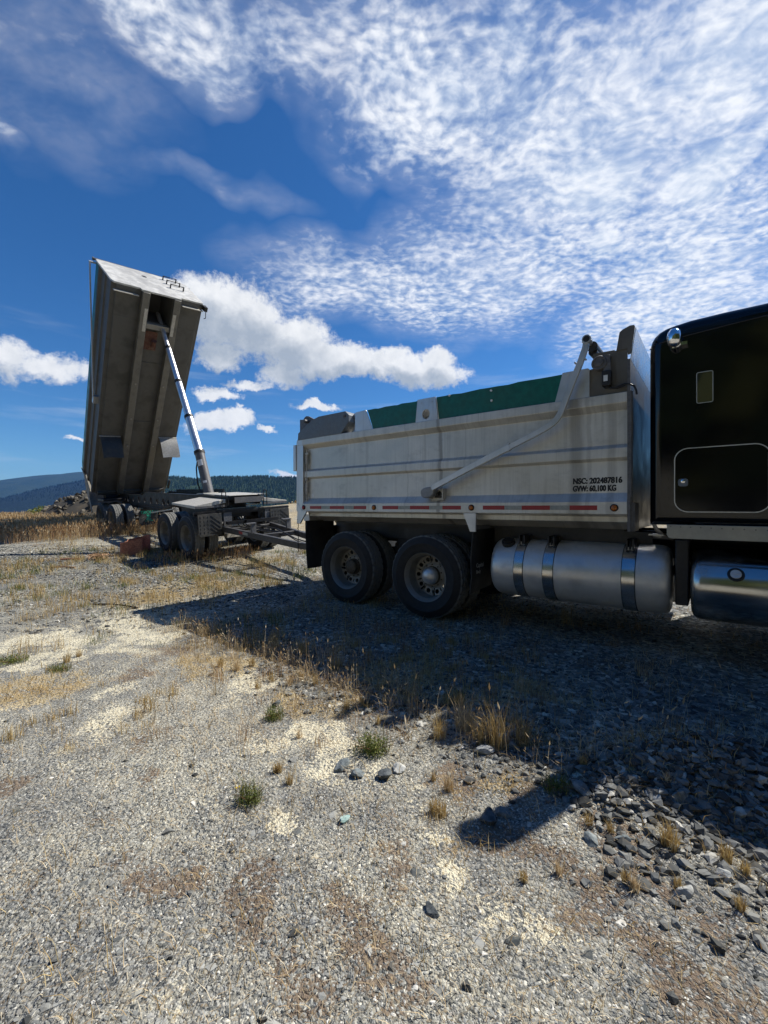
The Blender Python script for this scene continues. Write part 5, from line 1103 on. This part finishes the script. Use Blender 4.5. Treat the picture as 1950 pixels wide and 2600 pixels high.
stones('broken_rock', X, Y, .018+.026*rng.random(len(X))**2, M['rockstone'], sink=.12)
s_, c_ = math.sin(TA), math.cos(TA)                     # berm of rock along the verge, and the mound on the right
X, Y = polar(900, 1.05, 5.5, .9); stones('sunken_cobbles', X, Y, .012+.022*rng.random(900)**3, M['stone'], sink=.42, flat=.45)
t = rng.random(500); bx = -1.15+2.4*t+.16*rng.normal(size=500); by = 4.05-2.0*t+.22*rng.normal(size=500); tx = 1.55+.32*rng.normal(size=420); ty = 1.62+.12*rng.normal(size=420); stones('mound_spill', tx, ty, .008+.024*rng.random(420)**2, M['rockstone'], sink=.15)
stones('verge_rock', bx, by, .010+.024*rng.random(500)**2.2, M['rockstone'], sink=.1)
mx = 1.50+.36*rng.normal(size=1500); my = 2.02+.15*rng.normal(size=1500)-.12*(mx-1.5); kk = (my > 1.45) & (my < 2.9)&(mx > .75+.25*rng.random(1500)); stones('stone_mound', mx[kk], my[kk], .012+.022*rng.random(int(kk.sum()))**1.6, M['rockstone'], sink=.0)
# ================================================================== grass
def blade_mat(name, a, b_, c_, tr=.25):
    m, g, b = newmat(name); r = g.n('ShaderNodeAttribute', attribute_name='rnd').outputs['Fac']
    col = g.mix(g.ss(r, 0, .6), a, b_); col = g.mix(g.ss(r, .6, 1.), col, c_); setp(g, b, Base_Color=col, Roughness=.7, Specular_IOR_Level=.3)
    t = g.n('ShaderNodeBsdfTranslucent', {'Color': col}); mx_ = g.n('ShaderNodeMixShader', {0: tr, 1: b.outputs[0], 2: t.outputs[0]}); out = [n for n in m.node_tree.nodes if n.type == 'OUTPUT_MATERIAL'][0]; g.L.new(mx_.outputs[0], out.inputs[0]); return m
M['straw'] = blade_mat('dry_straw', (.30, .19, .07), (.50, .36, .14), (.62, .52, .30)); M['pale_straw'] = blade_mat('bleached_straw', (.42, .29, .15), (.62, .48, .28), (.74, .64, .46))
M['brown_grass'] = blade_mat('brown_grass', (.22, .12, .06), (.44, .28, .14), (.60, .45, .26)); M['green_grass'] = blade_mat('green_grass', (.06, .09, .02), (.14, .17, .04), (.28, .27, .08)); M['weed'] = blade_mat('weed_leaf', (.08, .12, .03), (.17, .21, .05), (.34, .33, .12))
def blades(name, X, Y, H, Wd, mat, lean=.35, kind='stuff', seed=True, Z=None, head=0., hcol=None, flatness=0., origin=None):
    """curved blades; head>0 puts a seed head of that size on the tip"""
    n = len(X); a = rng.random(n)*6.283; l = lean*rng.random(n)*H+flatness*H; Z = hgt(X, Y) if Z is None else Z
    dx_, dy_ = np.cos(a), np.sin(a); q = rng.random(n)*6.283; wx, wy = np.cos(q)*Wd/2, np.sin(q)*Wd/2; zt = np.sqrt(np.maximum(H**2-l**2, (.12*H)**2))
    B0 = np.stack([X, Y, Z-.01], -1); Md = np.stack([X+dx_*l*.32, Y+dy_*l*.32, Z+zt*.58], -1); Tp = np.stack([X+dx_*l, Y+dy_*l, Z+zt], -1); Wv = np.stack([wx, wy, wx*0], -1)
    Vs = [B0-Wv, B0+Wv, Md-Wv*.75, Md+Wv*.75, Tp]; per = 5; f4 = [(0, 1, 3, 2)]; f3 = [(2, 3, 4)]
    if head > 0:
        hd = (Tp-Md); hd /= np.linalg.norm(hd, axis=1)[:, None]; hl = head*(.6+.8*rng.random(n))[:, None]; hw = Wv/np.linalg.norm(Wv, axis=1)[:, None]*hl*.16; hz = np.stack([-hw[:, 1], hw[:, 0], hw[:, 2]], -1); e0 = Tp-hd*hl*.5; m_ = Tp+hd*hl*.1; e1 = Tp+hd*hl
        Vs += [e0, m_-hw, m_+hw, m_-hz, m_+hz, e1]; per = 11; f4 += [(5, 6, 10, 7), (5, 8, 10, 9)]
    V = np.stack(Vs, 1).reshape(-1, 3); o = np.arange(n)*per
    if origin is not None: V = V-np.array(origin)
    F4 = (np.array(f4)[None]+o[:, None, None]).reshape(-1, 4); F3 = (np.array(f3)[None]+o[:, None, None]).reshape(-1, 3)
    ob = raw(name, V, F4, F3, mat, np.repeat(rng.random(n), per), kind=kind)
    if origin is not None: ob.location = origin
    return ob
# tall dry meadow at the rim of the plateau, left
n = 40000; X = -20+15.5*rng.random(n); Y = 11.6+7.4*rng.random(n)**.9; edge = 11.9+.9*(fbm(X, Y*0, .5, 3, 51)-.3)*2+.55*np.maximum(X+11, 0); k = (Y > edge)&(Y < crest(X)+1.5)&~((np.abs(X+7.7)<3.2)&(Y > 16.6)&(X>-12.5)); X, Y = X[k], Y[k]
kb = rng.random(len(X)) < np.clip(.8-.35*(Y-edge[k]) , .15, .9)
blades('tall_dry_grass', X[~kb], Y[~kb], .24+.26*rng.random((~kb).sum()), .0045+.003*rng.random((~kb).sum()), M['pale_straw'], .4, head=.07)
blades('tall_brown_grass', X[kb], Y[kb], .22+.26*rng.random(kb.sum()), .005+.003*rng.random(kb.sum()), M['brown_grass'], .4, head=.06)
n = 4500; X = -13+9*rng.random(n); Y = 11+5.2*rng.random(n); k = rng.random(n) < np.clip((fbm(X, Y, .7, 3, 61)-.42)*4, .02, 1); blades('dry_grass_under_trailer', X[k], Y[k], (.06+.16*rng.random(k.sum())), .004+.004*rng.random(k.sum()), M['straw'], .5, head=.035)
# fringe of seed heads in front of the dolly wheels
x1, y1 = gp(400, 1432); x2, y2 = gp(640, 1412); t = rng.random(260); X = x1+(x2-x1)*t+.12*rng.normal(size=260); Y = y1+(y2-y1)*t+.16*rng.normal(size=260)
blades('seed_head_fringe', X, Y, .12+.16*rng.random(260), .005+.003*rng.random(260), M['brown_grass'], .2, head=.055)
# straw in the middle distance, following the straw patches
X, Y = polar(70000, 1.3, 13., .62); d, mo_, rk, st = masks(X, Y); k = rng.random(len(X)) < np.clip(st*1.2+.09+.34*sst(Y, 4, 6.5)*(fbm(X, Y, 1.2, 3, 97) > .46)*(1-.75*sst(Y, 7.6, 8.6)*(1-sst(X, -5.5, -3.5))), 0, 1)*np.clip(1-.6*d, .1, 1); X, Y = X[k], Y[k]
blades('straw_litter', X, Y, (.03+.06*rng.random(len(X)))*(1+.10*Y), .0018+.0006*Y, M['straw'], .5, flatness=.45)
X, Y = polar(9000, 1.1, 9., .9); d, mo_, rk, st = masks(X, Y); blades('pale_litter', X, Y, .03+.07*rng.random(len(X)), .0016+.0006*Y, M['pale_straw'], .2, flatness=.8)
def clumps(name, n, region, hh, mat, per=16, spread=.05, w=.0016, head=0, lean=.6):
    cx_, cy_ = region(n); m_ = rng.integers(per//2, per*2, n); X = np.repeat(cx_, m_)+spread*rng.normal(size=m_.sum()); Y = np.repeat(cy_, m_)+spread*rng.normal(size=m_.sum()); H = np.repeat(hh*(.5+rng.random(n)), m_)*(.5+.6*rng.random(m_.sum()))
    return blades(name, X, Y, H, w+.0005*Y, mat, lean, head=head)
def reg(seed, x0, x1, y0, y1, thr):
    def f(n):
        X = x0+(x1-x0)*rng.random(n*6); Y = y0+(y1-y0)*rng.random(n*6); k = (fbm(X, Y, .9, 3, seed) > thr)&(X/Y > -1.05)&(masks(X, Y)[0] < .5); return X[k][:n], Y[k][:n]
    return f
def clump(name, n, r_, *a, **k):
    X, Y = r_(n); return clumps(name, len(X), lambda m_: (X, Y), *a, **k)
clump('green_grass_clumps', 240, reg(81, -9, -.8, 4.2, 11.5, .5), .13, M['green_grass'], per=18, spread=.06)
clump('yellow_grass_clumps', 520, reg(85, -9.5, 0, 4.0, 12, .44), .14, M['straw'], per=18, spread=.06, head=.012)
clump('shade_grass_clumps', 110, reg(87, -1.5, 3.2, 2.5, 5.2, .46), .12, M['brown_grass'], per=14, spread=.04)
clump('verge_grass_clumps', 90, reg(89, -2.4, 1.6, 1.9, 4.6, .5), .09, M['straw'], per=22, spread=.025)
def path_region(n):
    t = rng.random(n); return -2.4+3.6*t+.13*rng.normal(size=n), 5.0-2.75*t+.16*rng.normal(size=n)
X, Y = path_region(2600); blades('matted_straw', X, Y, .06+.12*rng.random(2600), .0016+.001*rng.random(2600), M['straw'], .3, flatness=.85)
X = -2.2+5.8*rng.random(9000); Y = 2.4+3.6*rng.random(9000); k = (fbm(X, Y, 1.1, 3, 141) > .47); X, Y = X[k], Y[k]; blades('shade_straw', X, Y, .05+.12*rng.random(len(X)), .0016+.0016*rng.random(len(X)), M['pale_straw'], .5, flatness=.6)
clump('shadow_edge_grass', 110, path_region, .13, M['pale_straw'], per=12, spread=.035, w=.0012, head=.018, lean=.9)
# long seed stalks along the shadow edge
t = rng.random(150); X = np.concatenate([-1.9+2.9*t[:110]+.2*rng.normal(size=110), 1.2+1.2*t[110:]+.1*rng.normal(size=40)]); Y = np.concatenate([4.9-2.5*t[:110]+.3*rng.normal(size=110), 2.6+.4*rng.normal(size=40)])
blades('seed_stalks', X, np.maximum(Y, 2.0), .12+.22*rng.random(150), .0018+.001*rng.random(150), M['pale_straw'], 1.1, head=.03)
# grass tufts
TUFT = [(1180, 1850, .20, 70), (1265, 1895, .22, 90), (1115, 1870, .15, 60), (1325, 1890, .18, 60), (1215, 1880, .14, 40), (735, 1735, .10, 45), (800, 1735, .10, 45), (765, 1720, .09, 35), (655, 1745, .08, 30), (690, 1730, .09, 30), (1140, 2000, .08, 50), (1105, 2060, .08, 60), (1122, 2070, .07, 50), (735, 1985, .06, 40), (708, 1960, .06, 40), (760, 1870, .06, 30), (700, 1960, .05, 30),
        (1100, 1980, .05, 25), (1700, 2150, .10, 90), (1590, 2235, .05, 50), (1610, 2260, .05, 50), (1495, 2085, .05, 40), (1845, 2190, .07, 70), (1890, 2220, .06, 60), (1330, 2230, .05, 30), (1420, 2215, .05, 30), (1550, 2110, .05, 30), (1720, 2250, .05, 40), (960, 1835, .06, 40), (880, 1795, .07, 40), (600, 1700, .10, 60), (560, 1690, .09, 60), (640, 1690, .08, 50), (170, 1680, .09, 50), (200, 1665, .08, 40), (1320, 1750, .14, 40), (700, 1640, .16, 40), (850, 1700, .16, 40), (770, 1660, .18, 50), (1440, 1585, .25, 30), (1690, 1990, .06, 40), (1480, 1940, .06, 40), (1880, 2310, .05, 40)]
for i, (px, py, h, n) in enumerate(TUFT):
    x, y = gp(px, py); a = rng.random(n)*6.28; r_ = h*.28*np.sqrt(rng.random(n)); n = int(n*1.7); h *= 1.25; a = rng.random(n)*6.28; r_ = h*.22*np.sqrt(rng.random(n)); X = x+r_*np.cos(a); Y = y+r_*np.sin(a)
    o = blades('grass_tuft', X, Y, h*(.5+.6*rng.random(n)), .0018+.0012*rng.random(n), M['straw'] if i % 5 else M['pale_straw'], .75, kind=None, Z=np.full(n, gz(x, y)), origin=(x, y, gz(x, y)))
    tag(o, 'golden tuft of dry grass growing out of the gravel', 'grass tuft', 'dry grass tufts in the gravel')
def weed(px, py, r, lb, n=500, h=.05, mat='weed', cat='weed', name='weed_plant', Yd=None, stems=14):
    x, y = gp(px, py) if Yd is None else at(px, Yd); z0 = gz(x, y); V = []; k = rng.normal(size=(n, 3)); k /= np.linalg.norm(k, axis=1)[:, None]; rr_ = rng.random(n)**.8
    c = np.stack([k[:, 0]*rr_*r, k[:, 1]*rr_*r*.8, np.abs(k[:, 2])*rr_*h+.004], -1); lump = fbm(c[:, 0]+5, c[:, 1]+5, 2.2/r, 3, int(px) % 50); c[:, 2] *= .5+lump; c = c[lump > .33+.1*rng.random(n)] if n > 400 else c; n = len(c); s = r*(.022+.035*rng.random(n)) if cat == 'weed' else r*(.045+.05*rng.random(n))
    d1 = rng.normal(size=(n, 3)); d1 /= np.linalg.norm(d1, axis=1)[:, None]; d2 = np.cross(d1, rng.normal(size=(n, 3))); d2 /= np.linalg.norm(d2, axis=1)[:, None]
    Vv = np.stack([c-d1*s[:, None]*1.5, c+d2*s[:, None]*.6, c+d1*s[:, None]*1.5, c-d2*s[:, None]*.6], 1).reshape(-1, 3)
    o = raw(name, Vv, np.arange(4*n).reshape(-1, 4), [], M[mat], np.repeat(rng.random(n), 4)); o.location = (x, y, z0); tag(o, lb, cat)
    mb = MB()
    for j in range(stems):
        a = 6.28*j/stems; q = .75+.3*rng.random(); mb.tube([(0, 0, 0), (r*.4*math.cos(a), r*.35*math.sin(a), h*.4), (r*q*math.cos(a), r*.8*q*math.sin(a), h*.7)], max(.0012, r*.012), 4)
    st_ = mb.build('stem', M['brown_grass'], o)
    if cat == 'weed':
        nb_ = 150; a = rng.random(nb_)*6.28; q = r*.8*np.sqrt(rng.random(nb_)); bl_ = blades('blade', q*np.cos(a), q*.8*np.sin(a), h*(.7+1.3*rng.random(nb_)), .0018+.001*rng.random(nb_), M['straw'] if nb_ % 2 else M['green_grass'], .9, kind=None, Z=np.zeros(nb_)); bl_.parent = o
    return o
weed(695, 1822, .085, 'upper green feathery weed on the sunlit verge', 700, .07); weed(945, 1905, .13, 'widest green feathery weed, among rocks on the sunlit verge', 1100, .09); weed(632, 2035, .075, 'lowest green weed with tiny yellow flowers beside pale dust', 800, .08)
x, y = gp(600, 2022); mb = MB()
for dx_, dy_ in ((0, 0), (.012, .01), (.03, .004)): mb.cyl((dx_, dy_, .05), (dx_, dy_, .054), .0045, n=6); mb.tube([(dx_, dy_, 0), (dx_, dy_, .05)], .0008, 4)
fw = mb.build('yellow_flower', paint('yellow_petal', (.75, .5, .02), .6)); fw.location = (x, y, gz(x, y)); tag(fw, 'tiny yellow flowers at the left of the lowest green weed', 'flower')
weed(150, 1700, .12, 'low green weed at the left edge of the dusty patch', 300, .05, 'green_grass'); weed(1415, 2000, .09, 'dark green weed half hidden in the stack shadow', 300, .05); weed(30, 1680, .16, 'low green weed by the left border of the photo', 350, .06, 'green_grass')
for px, Yd, r, h, lb in ((105, 18.2, .75, .75, 'bright green shrub just left of the dumped rock heap'), (40, 18.5, .35, .30, 'small green shrub at the rim far left of the rock heap'), (135, 18.8, .45, .62, 'green shrub touching the dumped rock heap'), (700, 31.5, .9, .55, 'leftmost dusty bush beyond the drawbar'), (722, 31.8, .9, .85, 'middle dusty bush beyond the drawbar'), (748, 31.4, .9, .70, 'rightmost dusty bush beyond the drawbar')):
    weed(px, 0, r, lb, 1300, h, 'green_grass' if Yd < 25 else 'straw', 'shrub', 'shrub', Yd, 10)
# ================================================================== air
mb = MB(); mb.box(-7000, 7000, -300, 8200, -165, 620); m = bpy.data.materials.new('haze'); m.use_nodes = True; nt = m.node_tree; nt.nodes.remove(nt.nodes['Principled BSDF'])
gv = G(nt); pv = gv.n('ShaderNodeVolumePrincipled'); pv.inputs['Color'].default_value = (.16, .42, 1, 1); pv.inputs['Density'].default_value = 5e-5; pv.inputs['Anisotropy'].default_value = .2
nt.links.new(pv.outputs[0], nt.nodes['Material Output'].inputs['Volume'])
if True: hz = mb.build('haze', m); hz['kind'] = 'stuff'
scene.cycles.volume_bounces = 0

# ================================================================== every separate piece of a part becomes a part of its own
def split_pieces(ob):
    me = ob.data; n = len(me.vertices)
    if n > 20000 or not len(me.edges): return
    co = np.empty(n*3, np.float32); me.vertices.foreach_get('co', co); co = co.reshape(-1, 3); ed = np.empty(len(me.edges)*2, np.int32); me.edges.foreach_get('vertices', ed); ed = ed.reshape(-1, 2)
    par = np.arange(n)
    while True:
        m_ = np.minimum(par[ed[:, 0]], par[ed[:, 1]]); q = par.copy(); np.minimum.at(q, ed[:, 0], m_); np.minimum.at(q, ed[:, 1], m_); q = q[q]
        if (q == par).all(): break
        par = q
    _, isl = np.unique(par, return_inverse=True); k = isl.max()+1
    if k < 2: return
    lo = np.full((k, 3), np.inf); hi = np.full((k, 3), -np.inf); np.minimum.at(lo, isl, co); np.maximum.at(hi, isl, co); size = (hi-lo).max(1)
    gap = np.maximum(0, np.maximum(lo[:, None]-hi[None], lo[None]-hi[:, None])); near = np.sqrt((gap**2).sum(2)) <= np.maximum(.022, .5*np.maximum(size[:, None], size[None]))
    grp = np.arange(k)
    for _i in range(k):
        q = np.array([grp[near[i]].min() for i in range(k)])
        if (q == grp).all(): break
        grp = q
    ids = np.unique(grp)
    if len(ids) < 2 or len(ids) > 60: return
    for j, gid in enumerate(ids[1:]):
        c = ob.copy(); c.data = me.copy(); C.objects.link(c); keep = grp[isl] == gid
        bm = bmesh.new(); bm.from_mesh(c.data); bm.verts.ensure_lookup_table(); bmesh.ops.delete(bm, geom=[v for v in bm.verts if not keep[v.index]], context='VERTS'); bm.to_mesh(c.data); bm.free()
    keep = grp[isl] == ids[0]; bm = bmesh.new(); bm.from_mesh(me); bm.verts.ensure_lookup_table(); bmesh.ops.delete(bm, geom=[v for v in bm.verts if not keep[v.index]], context='VERTS'); bm.to_mesh(me); bm.free()
for root in (truck, trailer):
    for ob in list(root.children_recursive):
        if ob.type == 'MESH' and ob.data.users == 1 and ob.name.split('.')[0] not in ('wheel', 'tyre', 'hub', 'hub_cap', 'lettering', 'flap_tread', 'chain', 'turntable', 'emblem', 'scroll', 'label'): split_pieces(ob)
